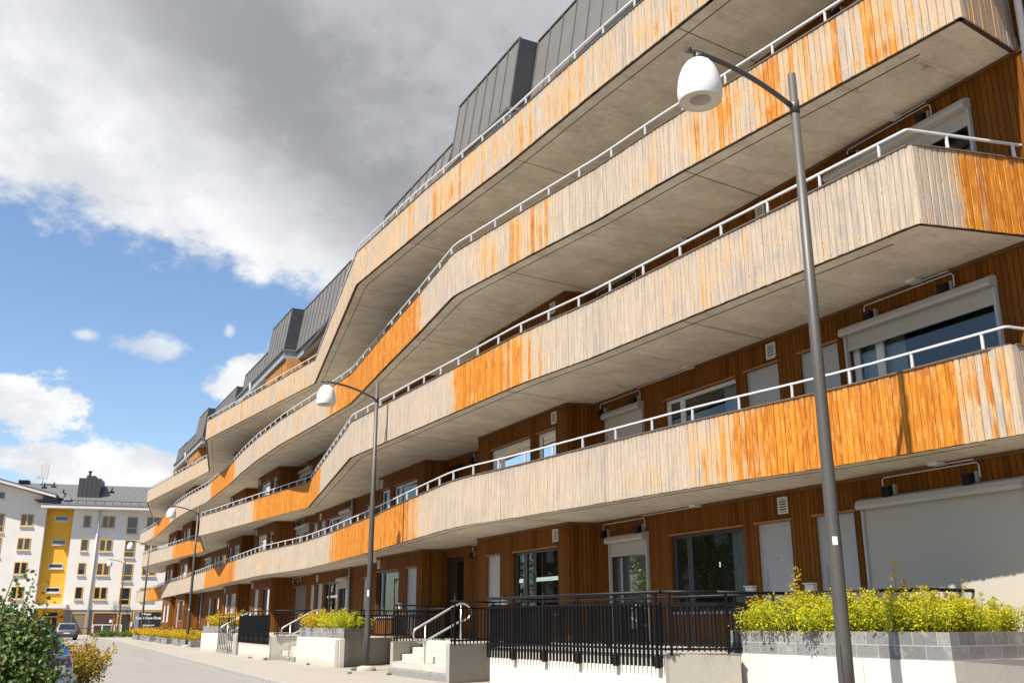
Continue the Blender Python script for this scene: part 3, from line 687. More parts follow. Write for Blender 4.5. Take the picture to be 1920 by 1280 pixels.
# balconies ---------------------------------------------------------
BAL = {
 'A': dict(z=Z1, r=1.3, pts=[(12.35, 7.78), (11.2, 7.9), (11.02, 10.9), (10.6, 13.3), (10.3, 16.4), (9.98, 20.0), (9.62, 22.4), (9.98, 26.1), (10.54, 31.4), (11.1, 38.4), (11.33, 43.5), (10.92, 50.2), (11.16, 57.3), (11.47, 64.2), (12.02, 78), (12.4, 92.8), (12.95, 106), (12.8, 122.5)],
   warm=[(7.9, .30), (8.3, .42), (8.9, .85), (9.6, .95), (12.0, .92), (13.0, .60), (14.3, .12), (20, .10), (25.3, .05), (26.0, .6), (27, .95), (36.8, 1.05), (38.4, .5), (39.4, .08), (44, .22), (52, .25), (56, .1), (58.5, 1.0), (69.5, 1.05), (72, .1), (98, .1), (101, 1.0), (112, 1.05), (115, .1)], ret=.1),
 'B': dict(z=Z2, r=.25, pts=[(12.45, 7.92), (10.36, 8.37), (10.13, 12.5), (9.96, 16.35), (9.68, 19.0), (9.57, 22.7), (9.4, 27.6), (9.32, 30.5), (11.85, 45.0), (9.9, 63.3), (12.48, 76.7), (10.76, 101), (12.6, 112.5)],
   warm=[(8.4, .1), (12, .2), (15.5, .18), (16.5, .05), (17.9, .10), (18.9, .62), (19.8, .85), (22.2, .95), (22.9, .3), (23.6, .08), (38.8, .08), (40.4, .95), (52, 1.1), (54, .1), (63.3, .05), (76.5, 1.1), (86, 1.05), (89, .08)], ret=None),
 'C': dict(z=Z3, r=.35, pts=[(12.35, 7.85), (10.81, 7.6), (10.13, 13.8), (9.97, 15.9), (9.7, 17.9), (9.2, 21.8), (9.62, 25.4), (10.06, 29.6), (10.7, 35.3), (10.6, 40.1), (10.4, 45.5), (10.45, 50.5), (10.62, 55.1), (10.95, 60), (11.3, 70.2), (11.02, 77), (10.99, 83), (11.4, 91.3), (11.79, 100.6), (11.6, 113)],
   warm=[(7.6, .44), (9, .58), (12.5, .56), (13.8, .24), (16, .06), (17, .15), (17.9, .5), (20, .45), (21, .2), (24.3, .08), (25.8, .95), (36, 1.0), (38.8, .35), (46, .3), (57.5, .28), (59.3, 1.05), (67, 1.1), (69, .25), (86, .2), (89, 1.05), (101, 1.1), (104, .1)], ret=.38),
 'D': dict(z=Z4, r=.12, pts=[(12.35, 7.0), (10.35, 6.9), (10.1, 12.1), (9.87, 15.8), (9.7, 19.8), (9.35, 24.3), (9.1, 30.0), (11.65, 44.4), (9.6, 62.0), (12.1, 75.3), (10.33, 98), (12.4, 111.2)],
   warm=[(8, .42), (14, .36), (18, .42), (24, .45), (30, .38), (38, .34), (44, .36), (50, .42), (62, .38), (80, .3), (110, .3)], ret=.2)}
PH = 1.16
for key, B in BAL.items():
    z = B['z']; path = fillet(B['pts'], B['r'], 6, .03); P = Path(path)
    # slab
    rawoff = lambda d: fillet(offset(B['pts'], d), B['r'], 6, .03)
    edge = rawoff(.08 if key == 'A' else .105)
    sb = MB(); poly = edge + [(14.2, edge[-1][1] + .3), (14.2, edge[0][1])]
    sb.prism(poly, z, z + ST)
    slab = bpart(sb, 'balcony', M['soffit'])
    # drip groove under the slab and dark batten behind the boards
    gp = Path(rawoff(.36)); gb = MB()
    nn = int(gp.L / .8); s0 = (Vector(B['pts'][1]) - Vector(B['pts'][0])).length + .15
    for i in range(nn):
        a = gp.at(s0 + (gp.L - s0 - .3) * i / nn); c = gp.at(s0 + (gp.L - s0 - .3) * (i + 1) / nn)
        gb.bar((a.x, a.y, z - .002), (c.x, c.y, z - .002), .022, .006)
    bpart(gb, 'drip_groove', M['dark'], slab)
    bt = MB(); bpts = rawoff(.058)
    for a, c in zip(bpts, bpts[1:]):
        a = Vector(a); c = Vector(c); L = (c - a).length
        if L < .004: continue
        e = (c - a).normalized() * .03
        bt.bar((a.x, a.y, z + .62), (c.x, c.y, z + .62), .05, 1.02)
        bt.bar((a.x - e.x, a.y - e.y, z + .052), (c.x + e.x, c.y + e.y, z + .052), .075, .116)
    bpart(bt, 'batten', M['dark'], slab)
    # boards
    pb = MB(); s = 0.0; bw = .112
    while s < P.L - .02:
        w2 = bw if rng.random() < .7 else bw * rng.choice((.8, 1.25))
        e = min(P.L, s + w2 - .006)
        a = P.at(s); c = P.at(e); t = (c - a).normalized(); n = Vector((-t.y, t.x)); dd = rng.uniform(-.003, .003)
        o = n * dd; i2 = -n * .022
        zb = z - .012 + rng.uniform(-.004, .004); zt = z + PH
        Ym = (a.y + c.y) / 2
        wv = table(B['warm'], Ym)
        if s < 2.2 and a.x > B['pts'][1][0] + .02 and Ym < B['pts'][1][1] + .6 and s < (Vector(B['pts'][1]) - Vector(B['pts'][0])).length - .05:
            wv = B['ret'] if B['ret'] is not None else table([(10.8, .08), (11.25, .55), (11.7, .95)], a.x)
        wv += rng.uniform(-.12, .12); rr = rng.random()
        p0 = a + o; p1 = c + o; q0 = p0 + i2; q1 = p1 + i2
        def f4(A, Bq, C, D, uu): pb.face([A, Bq, C, D], uu, 0, rr, wv)
        ch = .010; c0 = p0 + t * ch; c1 = p1 - t * ch; m0 = p0 - n * .009; m1 = p1 - n * .009
        f4((c0.x, c0.y, zb), (c1.x, c1.y, zb), (c1.x, c1.y, zt), (c0.x, c0.y, zt), [(s, 0), (e, 0), (e, PH), (s, PH)])
        f4((m0.x, m0.y, zb), (c0.x, c0.y, zb), (c0.x, c0.y, zt), (m0.x, m0.y, zt), [(s - .01, 0), (s, 0), (s, PH), (s - .01, PH)])
        f4((c1.x, c1.y, zb), (m1.x, m1.y, zb), (m1.x, m1.y, zt), (c1.x, c1.y, zt), [(e, 0), (e + .01, 0), (e + .01, PH), (e, PH)])
        f4((m0.x, m0.y, zb), (m0.x, m0.y, zt), (q0.x, q0.y, zt), (q0.x, q0.y, zb), [(s, 0), (s, PH), (s + .02, PH), (s + .02, 0)])
        f4((m1.x, m1.y, zb), (q1.x, q1.y, zb), (q1.x, q1.y, zt), (m1.x, m1.y, zt), [(e, 0), (e - .02, 0), (e - .02, PH), (e, PH)])
        pb.face([(c0.x, c0.y, zb), (m0.x, m0.y, zb), (q0.x, q0.y, zb), (q1.x, q1.y, zb), (m1.x, m1.y, zb), (c1.x, c1.y, zb)], None, 0, rr, wv)
        s += w2
    bpart(pb, 'parapet', M['boards'], slab, fixn=False)
    # inner lining + cap strip
    il = MB(); ip = Path(rawoff(.10)); cp = Path(rawoff(.045)); nn = int(P.L / .35)
    for i in range(nn):
        a = ip.at(ip.L * i / nn); c = ip.at(ip.L * (i + 1) / nn)
        il.face([(a.x, a.y, z + ST), (c.x, c.y, z + ST), (c.x, c.y, z + PH), (a.x, a.y, z + PH)], [(i * .5, 0), (i * .5 + .5, 0), (i * .5 + .5, 1), (i * .5, 1)])
        a = cp.at(cp.L * i / nn); c = cp.at(cp.L * (i + 1) / nn)
        il.bar((a.x, a.y, z + PH + .013), (c.x, c.y, z + PH + .013), .125, .024, 1)
    bpart(il, 'parapet_cap', [M['wall'], M['cap']], slab)
    # handrail
    hb = MB(); hp = Path(rawoff(.05)); pts = hp.p
    for a, c in zip(pts, pts[1:]):
        if (c - a).length < .004: continue
        hb.bar((a.x, a.y, z + PH + .265), (c.x, c.y, z + PH + .262), .044, .028)
    rail = bpart(hb, 'handrail', M['steelw'], slab)
    # posts
    po = MB(); s = .35
    while s < hp.L - .1:
        a = hp.at(s); c = hp.at(min(hp.L, s + .1)); t = (c - a).normalized(); n = Vector((-t.y, t.x))
        for (zz0, zz1, hw) in ((z + PH + .02, z + PH + .25, .024),):
            A = a - t * .006; Bq = a + t * .006
            k0 = hw * 1.35; k1 = hw
            po.hexa([(A.x - n.x * k0, A.y - n.y * k0, zz0), (A.x + n.x * k0, A.y + n.y * k0, zz0), (Bq.x + n.x * k0, Bq.y + n.y * k0, zz0), (Bq.x - n.x * k0, Bq.y - n.y * k0, zz0),
                     (A.x - n.x * k1, A.y - n.y * k1, zz1), (A.x + n.x * k1, A.y + n.y * k1, zz1), (Bq.x + n.x * k1, Bq.y + n.y * k1, zz1), (Bq.x - n.x * k1, Bq.y - n.y * k1, zz1)])
            c2 = a + t * .018
            po.hexa([(a.x - t.x * .018 - n.x * .012, a.y - t.y * .018 - n.y * .012, zz0), (a.x - t.x * .018 + n.x * .012, a.y - t.y * .018 + n.y * .012, zz0), (c2.x + n.x * .012, c2.y + n.y * .012, zz0), (c2.x - n.x * .012, c2.y - n.y * .012, zz0),
                     (a.x - t.x * .018 - n.x * .012, a.y - t.y * .018 - n.y * .012, zz1), (a.x - t.x * .018 + n.x * .012, a.y - t.y * .018 + n.y * .012, zz1), (c2.x + n.x * .012, c2.y + n.y * .012, zz1), (c2.x - n.x * .012, c2.y - n.y * .012, zz1)])
        s += 1.12
    bpart(po, 'rail_posts', M['steelw'], slab)
    bpo = bpy.context.scene

# roof ---------------------------------------------------------------
ZG = 15.9
roofs = [  # Y0, Y1, gutter X, top z, lean back, end-face visible
    (3.0, 22.83, 12.0, 18.4, .36), (22.9, 27.5, 11.4, 18.4, .36), (27.5, 34.5, 11.3, 17.0, .28),
    (43.44, 52.08, 12.55, 18.4, .36), (52.12, 56.75, 11.86, 18.4, .36), (56.75, 63.5, 11.93, 17.0, .12),
    (72.65, 81.42, 12.9, 18.4, .36), (81.47, 85.85, 12.35, 18.4, .34), (85.85, 92.5, 12.42, 17.0, .12), (98.5, 104, 13.2, 18.4, .36)]
for (y0, y1, xg, zt, lean) in roofs:
    b = MB(); xb = 24.0
    f = [(xg, y0, ZG), (xg, y1, ZG), (xg + lean, y1, zt), (xg + lean, y0, zt)]
    b.face(f); b.face([(xg, y0, ZG), (xg + lean, y0, zt), (xb, y0, zt), (xb, y0, ZG)], m=1); b.face([(xg, y1, ZG), (xb, y1, ZG), (xb, y1, zt), (xg + lean, y1, zt)], m=1)
    b.face([(xg + lean, y0, zt), (xg + lean, y1, zt), (xb, y1, zt), (xb, y0, zt)]); b.face([(xb, y0, ZG), (xb, y0, zt), (xb, y1, zt), (xb, y1, ZG)])
    n = max(1, round((y1 - y0) / .8))
    nrm = Vector((-(zt - ZG), 0, lean)).normalized()
    for i in range(n + 1):
        yy = min(y1 - .015, max(y0 + .015, y0 + (y1 - y0) * i / n))
        p = Vector((xg, yy, ZG)) + nrm * .018; q = Vector((xg + lean, yy, zt)) + nrm * .018
        b.bar(p, q, .022, .034, 0, up=nrm)
    b.bar((xg + lean, y0, zt + .012), (xg + lean, y1, zt + .012), .09, .04)
    bpart(b, 'roof', [M['roofm'], M['roofd']])
# eaves: fascia beam and gutter follow the roof plan
eave = [(11.95, 3.0), (11.98, 22.75), (11.36, 22.9), (11.25, 34.6), (12.45, 34.75), (12.58, 51.95), (11.82, 52.02), (11.98, 66.4), (12.9, 66.6), (12.86, 81.3), (12.3, 81.45), (12.4, 97.5), (13.2, 98), (13.3, 104)]
fb = MB(); gb = MB()
for a, c in zip(eave, eave[1:]):
    fb.hexa([(a[0] + .03, a[1], 15.4), (c[0] + .03, c[1], 15.4), (c[0] + .6, c[1], 15.4), (a[0] + .6, a[1], 15.4), (a[0] + .03, a[1], 15.82), (c[0] + .03, c[1], 15.82), (c[0] + .6, c[1], 15.82), (a[0] + .6, a[1], 15.82)])
    gb.bar((a[0] - .03, a[1], 15.86), (c[0] - .03, c[1], 15.86), .13, .10)
bpart(fb, 'fascia_beam', M['beam']); bpart(gb, 'gutter', M['roofm'])
b = MB(); b.prism([(11.6, 3.0), (11.4, 34), (12.7, 52), (12.0, 66), (13.3, 103.5), (26.5, 103.5), (26.5, 3.0)], 15.41, 15.60); bpart(b, 'roof_deck', M['roofd'])
for (yy, xx) in ((60.6, 11.86), (89.5, 12.3)):
    b = MB(); b.tube([(xx - .05, yy, 15.85), (xx - .05, yy, 15.3), (xx + .25, yy, 15.05), (xx + .25, yy, Z4 + ST)], .05, 10); bpart(b, 'downpipe', M['steelw'])

# ------------------------------------------------------------------ retaining walls
def wall_piece(label, poly, mat, z1=TZ, name='retaining_wall', z0=-.02):
    cx = sum(p[0] for p in poly) / len(poly); cy = sum(p[1] for p in poly) / len(poly)
    b = MB(); b.prism([(p[0] - cx, p[1] - cy) for p in poly], z0, z1)
    return tag(b.build(name, mat, loc=(cx, cy, 0), bevel=.012), label, 'retaining wall', 'concrete retaining walls along the terrace')
def strip(pts, t):
    o = offset(pts, t); return list(pts) + list(reversed(o))
wall_piece('pale concrete retaining wall under the large grey block planter', strip([(13.8, 8.75), (11.5, 8.56), (10.0, 8.36), (9.83, 12.33)], .15), M['conc'])
wall_piece('narrow grey concrete end wall between railing wall and large planter', strip([(9.70, 11.85), (8.72, 12.30)], .14), M['conc_dim'])
wall_piece('long white concrete wall below the nearest dense black railing', strip([(8.69, 12.32), (8.21, 17.33), (10.05, 18.38)], .15), M['conc'])
wall_piece('dim grey concrete wing wall on the near side of the closest steps', [(10.15, 21.0), (8.70, 20.40), (8.70, 20.58), (10.15, 21.18)], M['conc_dim'], TZ - .01)
wall_piece('dim grey concrete wing wall on the far side of the closest steps', [(10.9, 25.72), (8.95, 24.72), (8.95, 24.92), (10.9, 25.92)], M['conc_dim'], TZ - .01)
wall_piece('slanting concrete wall of the recess behind the second lamp', strip([(10.9, 25.95), (11.36, 31.6), (8.86, 29.2)], .12), M['conc_dim'], TZ - .02)
wall_piece('white concrete block below the middle block planter', strip([(8.88, 29.15), (8.84, 33.92), (10.4, 33.98)], .16), M['conc'])
wall_piece('white concrete wall below the far dense black railing', strip([(10.4, 36.2), (8.45, 36.15), (8.59, 42.25), (10.4, 42.3)], .15), M['conc'])
wall_piece('short grey concrete wing wall by the farthest steps', strip([(8.52, 42.45), (8.52, 43.1), (8.7, 43.1)], .14), M['conc_dim'])
wall_piece('white concrete block below the far block planter', strip([(10.4, 47.45), (8.69, 47.5), (8.49, 50.74), (10.4, 51.3)], .16), M['conc'])

# ------------------------------------------------------------------ steps
def steps(label, x0, y0, y1, xr, rise=.164, n=5, k0=0.0, k1=0.0):
    yc = (y0 + y1) / 2
    t = thing('staircase', label, 'steps', (x0, yc, 0), 0, 'steps up to the terrace')
    xs = [x0, x0 + .10, x0 + .42, x0 + .76, x0 + 1.12, xr]
    lo = lambda x: y0 + k0 * (x - x0) - yc
    hi = lambda x: y1 + k1 * (x - x0) - yc
    for i in range(n):
        b = MB(); za, zb = rise * i + (0 if i else -.02), rise * (i + 1) - .003
        f = .30 + .17 * (i % 3); xa, xb = xs[i], xr - .002 * i
        mid = lambda x: lo(x) + (hi(x) - lo(x)) * f
        for (p, q) in ((lo, lambda x: mid(x) - .006), (lambda x: mid(x) + .006, hi)):
            b.prism([(xa - x0, p(xa)), (xb - x0, p(xb)), (xb - x0, q(xb)), (xa - x0, q(xa))], za, zb)
        b.build('step', M['granite'] if i == 0 else M['stepc'], t, bevel=.01)
    return t
steps('widest concrete steps with steel handrail beside the nearest railing', 8.82, 20.64, 24.63, 10.15, k0=.414, k1=.51)
steps('concrete steps with steel handrail left of the middle planter', 8.8, 34.0, 36.1, 10.4)
steps('farthest small concrete steps beside the far block planter', 8.62, 43.1, 47.4, 10.4)
def handrail(label, ox, oy):
    t = thing('handrail', label, 'handrail', (ox, oy, 0), 0, 'steel loop handrails on the steps')
    loop = [(-.22, 1.14), (-.29, 1.06), (-.30, .98), (-.26, .90), (-.15, .83), (-.02, .84), (.42, 1.06), (.86, 1.28), (1.05, 1.34), (1.16, 1.42), (1.19, 1.54), (1.12, 1.66), (.98, 1.72), (.86, 1.70), (.66, 1.62), (.22, 1.38)]
    fine = []
    k = len(loop)
    for i in range(k):
        p0, p1, p2, p3 = [Vector(loop[(i + j - 1) % k]) for j in range(4)]
        for q in range(4):
            s = q / 4; fine.append(.5 * ((2 * p1) + (p2 - p0) * s + (2 * p0 - 5 * p1 + 4 * p2 - p3) * s * s + (3 * p1 - p0 - 3 * p2 + p3) * s ** 3))
    b = MB(); b.tube([(p.x, 0, p.y) for p in fine], .024, 10, closed=True); b.build('rail', M['stainless'], t)
    for (x, z0, z1) in ((0.0, .13, 1.24), (.92, .62, 1.70)):
        b = MB(); b.tube([(x, 0, z0), (x, 0, z1)], .021, 10); b.lathe([(.0, .012), (.05, .012), (.05, 0)], (x, 0, z0), 12); b.build('post', M['stainless'], t)
    return t
handrail('largest steel loop handrail, on the nearest steps', 8.95, 22.5)
handrail('steel loop handrail beside the middle yellow planter', 8.78, 34.7)
handrail('farthest steel loop handrail beside the far black railing', 8.55, 44.6)

# ------------------------------------------------------------------ black railings
def railing(label, pts, zlo, zhi, ztop, gap=.105, posts=1.15, round_top=.022, bottom=True, plates=False):
    ox, oy = pts[0]
    t = thing('railing', label, 'railing', (ox, oy, 0), 0, 'black metal railings on the terrace edge')
    P = Path([(x - ox, y - oy) for x, y in pts])
    b = MB(); s = .03; t2 = Vector((0, 1)); deep = .023 if plates else .016
    while s < P.L - .02:
        a = P.at(s); c = P.at(min(P.L, s + .02)); t2 = (c - a).normalized() if (c - a).length > 1e-6 else t2
        n2_ = Vector((-t2.y, t2.x)); q = [a - t2 * .006 - n2_ * deep, a + t2 * .006 - n2_ * deep, a + t2 * .006 + n2_ * deep, a - t2 * .006 + n2_ * deep]
        b.prism([(p.x, p.y) for p in q], zlo, zhi, uvs=False); s += gap
    pp = P.p
    for a, c in zip(pp, pp[1:]):
        b.bar((a.x, a.y, zhi - .02), (c.x, c.y, zhi - .02), .03, .03)
        if bottom: b.bar((a.x, a.y, max(zlo + .04, TZ + .07)), (c.x, c.y, max(zlo + .04, TZ + .07)), .025, .035)
    b.build('bars', M['black'], t)
    r = MB()
    for a, c in zip(pp, pp[1:]): r.tube([(a.x, a.y, ztop), (c.x, c.y, ztop)], round_top, 10)
    r.build('top_rail', M['black'], t)
    s = .12
    while s < P.L:
        a = P.at(s); k = MB(); k.box(a.x - .015, a.x + .015, a.y - .017, a.y + .017, max(zlo, TZ - .22) if plates else TZ - .02, ztop - .01)
        if plates: k.box(a.x - .03, a.x + .025, a.y - .045, a.y + .045, TZ - .2, TZ - .03)
        k.build('post', M['black'], t); s += posts
    return t
railing('dense black bar railing hung over the long white wall', [(8.63, 12.30), (8.15, 17.36)], .64, 1.56, 1.70, .10, 1.0, .026, True, True)
railing('black bar railing turning behind the large block planter', [(8.64, 12.29), (9.45, 12.02), (10.75, 12.0), (11.25, 9.75), (13.6, 9.75)], TZ + .03, 1.56, 1.70, .085, .9, .026)
railing('inner black ramp railing behind the dense railing', [(9.75, 18.2), (10.3, 12.2)], TZ + .06, 1.56, 1.68, .095, 1.1)
railing('black railing on the near wing wall of the closest steps', [(8.72, 20.42), (10.0, 20.96), (10.1, 18.4), (8.25, 17.4)], TZ - .05, 1.60, 1.72, .12, 1.3)
railing('black railing on the far wing wall of the closest steps', [(8.97, 24.76), (10.85, 25.78)], TZ - .04, 1.58, 1.71, .12, 1.2)
railing('open black railing along the slanting recess wall', [(10.95, 26.1), (11.3, 31.4), (9.6, 29.9), (10.0, 33.8)], TZ + .05, 1.52, 1.65, .13, 1.4)
railing('black railing around the head of the middle steps', [(8.55, 36.1), (10.35, 36.2), (10.5, 34.05)], TZ + .04, 1.58, 1.70, .07, 1.0)
railing('dense black bar railing hung over the far white wall', [(8.39, 36.18), (8.53, 42.2)], .52, 1.56, 1.70, .10, 1.0, .026, True, True)
railing('tall open black gate railing beside the far block planter', [(8.55, 43.1), (8.66, 47.4)], .10, 1.5, 1.62, .45, 1.5, .02, False)
railing('low black railing behind the low block planters', [(10.3, 55), (10.4, 88)], .05, .85, .95, .25, 2.0)

# ------------------------------------------------------------------ planters
def planter(label, poly, z0, z1, group='grey block planters'):
    cx = sum(p[0] for p in poly) / len(poly); cy = sum(p[1] for p in poly) / len(poly)
    t = thing('planter', label, 'planter', (cx, cy, 0), 0, group)
    P = [(p[0] - cx, p[1] - cy) for p in poly]
    inner = [(x * (1 - .13 / max(.2, math.hypot(x, y))), y * (1 - .13 / max(.2, math.hypot(x, y)))) for x, y in P]
    b = MB(); b.prism(P, z0, z1, top=False, bottom=False); n = len(P)
    for i in range(n):
        j = (i + 1) % n
        b.face([(P[i][0], P[i][1], z1), (P[j][0], P[j][1], z1), (inner[j][0], inner[j][1], z1), (inner[i][0], inner[i][1], z1)], [(0, 0), (1, 0), (1, .12), (0, .12)])
        b.face([(inner[i][0], inner[i][1], z1), (inner[j][0], inner[j][1], z1), (inner[j][0], inner[j][1], z1 - .12), (inner[i][0], inner[i][1], z1 - .12)], [(0, 0), (1, 0), (1, .12), (0, .12)])
    b.build('block_wall', M['block'], t)
    s = MB(); s.face([(x, y, z1 - .07) for x, y in inner]); s.build('soil', M['soil'], t)
    return t
planter('long grey block planter on the wall behind the nearest lamp', [(13.6, 8.78), (11.5, 8.60), (10.02, 8.40), (9.86, 12.3), (10.8, 11.7), (11.3, 9.6), (13.6, 9.6)], TZ + .003, TZ + .33)
planter('grey block planter with yellow shrub on the middle white block', [(9.05, 29.33), (8.88, 33.85), (10.0, 33.9), (10.05, 30.25)], TZ + .003, TZ + .30)
planter('small grey block planter on the far white block', [(8.72, 47.6), (8.54, 50.7), (10.0, 51.0), (10.1, 47.6)], TZ + .003, TZ + .32)
LOWP = [(9.05, 57.2, 64.2), (9.1, 67.0, 72.2), (9.18, 76.2, 82.0), (9.3, 85.2, 88.5)]
for i, (x, a, c) in enumerate(LOWP):
    planter(['low block planter nearest the third lamp', 'second low block planter, past the third lamp', 'third low block planter, before the fourth lamp', 'farthest low block planter, behind the fourth lamp'][i],
            [(x, a), (x, c), (x + 1.15, c), (x + 1.15, a)], -.01, .38, 'low grey block planters on the pavement')

# ------------------------------------------------------------------ plants
def leaf(b, p, n, size, a, w, asp=.55):
    n = n.normalized(); u = n.orthogonal().normalized(); ang = rng.random() * 6.283
    u = Matrix.Rotation(ang, 3, n) @ u; v = n.cross(u)
    l = size * rng.uniform(.7, 1.3); h = l * asp * .5
    m = p + u * l * .5
    b.face([p, m + v * h + n * h * .35, p + u * l, m - v * h + n * h * .35], None, 0, a, w)
def shoot_bush(seed, width, depth, height, shoots, per, lsize, warmtop=.6):
    r = random.Random(seed); b = MB(); st = MB()
    for i in range(shoots):
        an = r.random() * 6.283; rad = math.sqrt(r.random())
        bx, by = math.cos(an) * rad * width * .42, math.sin(an) * rad * depth * .42
        hh = height * r.uniform(.62, 1.0) * (1 - .35 * rad)
        if r.random() < .24: hh *= r.uniform(1.1, 1.32)
        tx, ty = bx * 1.45 + r.uniform(-.1, .1) * width, by * 1.45 + r.uniform(-.1, .1) * depth
        base = Vector((bx * .5, by * .5, 0)); tip = Vector((tx, ty, hh)); mid = base.lerp(tip, .5) + Vector((bx * .25, by * .25, 0))
        pts = [base, mid, tip]
        st.tube([base, base.lerp(mid, .5) * 1.0, mid, tip], [.006, .005, .004, .002], 4, caps=False)
        for k in range(per):
            t = r.uniform(.12, 1.0) ** .8
            p = base * (1 - t) ** 2 + mid * 2 * t * (1 - t) + tip * t * t
            sp = height * .13 * (1.05 - t) + .02
            p = p + Vector((r.gauss(0, sp), r.gauss(0, sp), r.gauss(0, sp * .7)))
            if p.z < .01: p.z = r.uniform(.01, .08)
            n = Vector((r.gauss(0, .7), r.gauss(0, .7), r.uniform(.2, 1.2)))
            wt = max(0, min(1, (p.z / height - .45) * 1.4)) * warmtop * (1 if r.random() < .55 else .25)
            leaf(b, p, n, lsize * r.uniform(.7, 1.25), r.random(), wt)
    return b, st
ORD = ['first', 'second', 'third', 'fourth', 'fifth', 'sixth', 'seventh', 'eighth', 'ninth', 'tenth']
def make_shrub(name, seed, w, d, h, shoots, per, ls, mat, warm):
    root = thing(name, 'shrub', 'shrub')
    b, st = shoot_bush(seed, w, d, h, shoots, per, ls, warm)
    b.build('foliage', mat, root, fixn=False); st.build('stems', M['stem'], root, fixn=False)
    return root
def place(proto, used, loc, rz, sc, label, group):
    if proto.name not in used: o = proto; used.add(proto.name)
    else: o = copy_tree(proto)
    o.location = loc; o.rotation_euler = (0, 0, rz); o.scale = sc; tag(o, label, 'shrub', group); return o
used = set()
near = [make_shrub('spirea_shrub', 11 + i, .98, .85, .80, 44, 96, .046, M['spirea'], .85) for i in range(3)]
spots = [(9.98, 11.85, .8), (10.03, 11.2, 1.0), (10.08, 10.55, .98), (10.14, 10.0, .95), (10.2, 9.45, 1.0), (10.28, 8.98, .9), (10.75, 8.9, .84), (11.25, 8.95, .80), (11.8, 9.05, .72), (12.35, 9.15, .8)]
for i, (x, y, s) in enumerate(spots):
    place(near[i % 3], used, (x + (.14 if i < 6 else 0), y + (.12 if i > 5 else 0), TZ + .26), i * 1.9, (s * .95, s * .92, s * rng.uniform(.86, .98)), '%s yellow-green shrub from the left in the long near planter' % ORD[i], 'yellow-green shrubs in the near planter')
mid = [make_shrub('spirea_shrub', 31 + i, 1.25, 1.0, .72, 44, 80, .05, M['spirea'] if i else M['spirea_o'], .6) for i in range(2)]
for i, (x, y) in enumerate([(9.5, 30.3), (9.42, 31.4), (9.4, 32.5), (9.38, 33.4)]):
    place(mid[0 if i > 1 else 1], used, (x, y, TZ + .22), i * 1.4, (1, 1, 1), '%s bright yellow shrub from the right in the middle planter' % ORD[i], 'bright yellow shrubs in the middle planter')
far = [make_shrub('spirea_shrub', 51 + i, 1.5, 1.2, .78, 36, 60, .075, M['spirea_o'], .75) for i in range(2)]
for i, (x, y, s) in enumerate([(9.35, 48.4, 1.05), (9.25, 49.9, 1.0)]):
    place(far[i % 2], used, (x, y, TZ + .25), i * 2.0, (s, s, s * 1.05), ['golden shrub at the near end of the small far planter', 'golden shrub at the far end of the small far planter'][i], 'golden shrubs in the small far planter')
cnt = 0
for k, (x, a, c) in enumerate(LOWP):
    n = max(2, round((c - a) / 1.6))
    for i in range(n):
        y = a + (c - a) * (i + .5) / n
        place(far[(i + k) % 2], used, (x + .55, y, .32), i * 1.7 + k, (1.0, 1.05, rng.uniform(.85, 1.0)),
              '%s golden shrub from the near end of the %s' % (ORD[i], ['low planter by the third lamp', 'second low planter', 'third low planter', 'farthest low planter'][k]), 'golden shrubs in the low planters')
gp = make_shrub('green_shrub', 71, 2.2, 1.6, .75, 30, 60, .1, M['green'], .2)
for i, (x, y, s) in enumerate([(7.9, 104, .8), (8.6, 103.6, 1.0), (9.5, 103.3, 1.0), (10.6, 103, 1.05), (11.7, 102.8, 1.0)]):
    place(gp, used, (x, y, 0), i * 1.3, (s, s, s), '%s low bright green shrub from the left, by the far shop' % ORD[i], 'low green shrubs by the far shop')
# rust-coloured shrub beside the parked car
sh = thing('rust_shrub', 'rust and gold leaved shrub at the road edge beside the azure car', 'shrub', (1.42, 24.6, -.1))
b, st = shoot_bush(91, 1.3, 1.3, 1.1, 80, 95, .07, .9); b.build('foliage', M['rust'], sh, fixn=False); st.build('stems', M['stem'], sh, fixn=False)
sh = thing('ground_cover_plant', 'low light green plant at the foot of the rust shrub', 'plant', (1.02, 21.6, -.1))
b, st = shoot_bush(92, 1.1, .7, .22, 30, 40, .06, .0); b.build('foliage', M['green'], sh, fixn=False); st.build('stems', M['stem'], sh, fixn=False)
# rose bush in the left foreground
rb = thing('rose_bush', 'big dark green rose bush at the lower left in front of the cars', 'bush', (.045, 8.6, -.1))
b = MB(); st = MB(); r = random.Random(5)
lobes = [(-.2, .1, 1.18, .36, .36, .36), (-.30, .0, .75, .62, .6, .58), (.16, -.1, .62, .40, .45, .50), (.06, 0, .72, .38, .4, .35), (-.1, .1, 1.12, .50, .45, .35), (.02, .2, .45, .55, .5, .4), (-.7, .1, .9, .6, .5, .7), (.10, .05, 1.22, .22, .22, .18)]
for (cx, cy, cz, rx, ry, rz_) in lobes:
    for k in range(int(6200 * rx * rz_ / .36)):
        d = Vector((r.gauss(0, 1), r.gauss(0, 1), r.gauss(0, 1))).normalized() * (r.random() ** .45)
        p = Vector((cx + d.x * rx, cy + d.y * ry, cz + d.z * rz_))
        if p.z < .02: continue
        leaf(b, p, Vector((r.gauss(0, .8) + d.x * .6, r.gauss(0, .8) + d.y * .6 - .3, r.uniform(.0, 1.3))), .043, r.random(), 1.0 if r.random() < .04 else 0.0, .7)
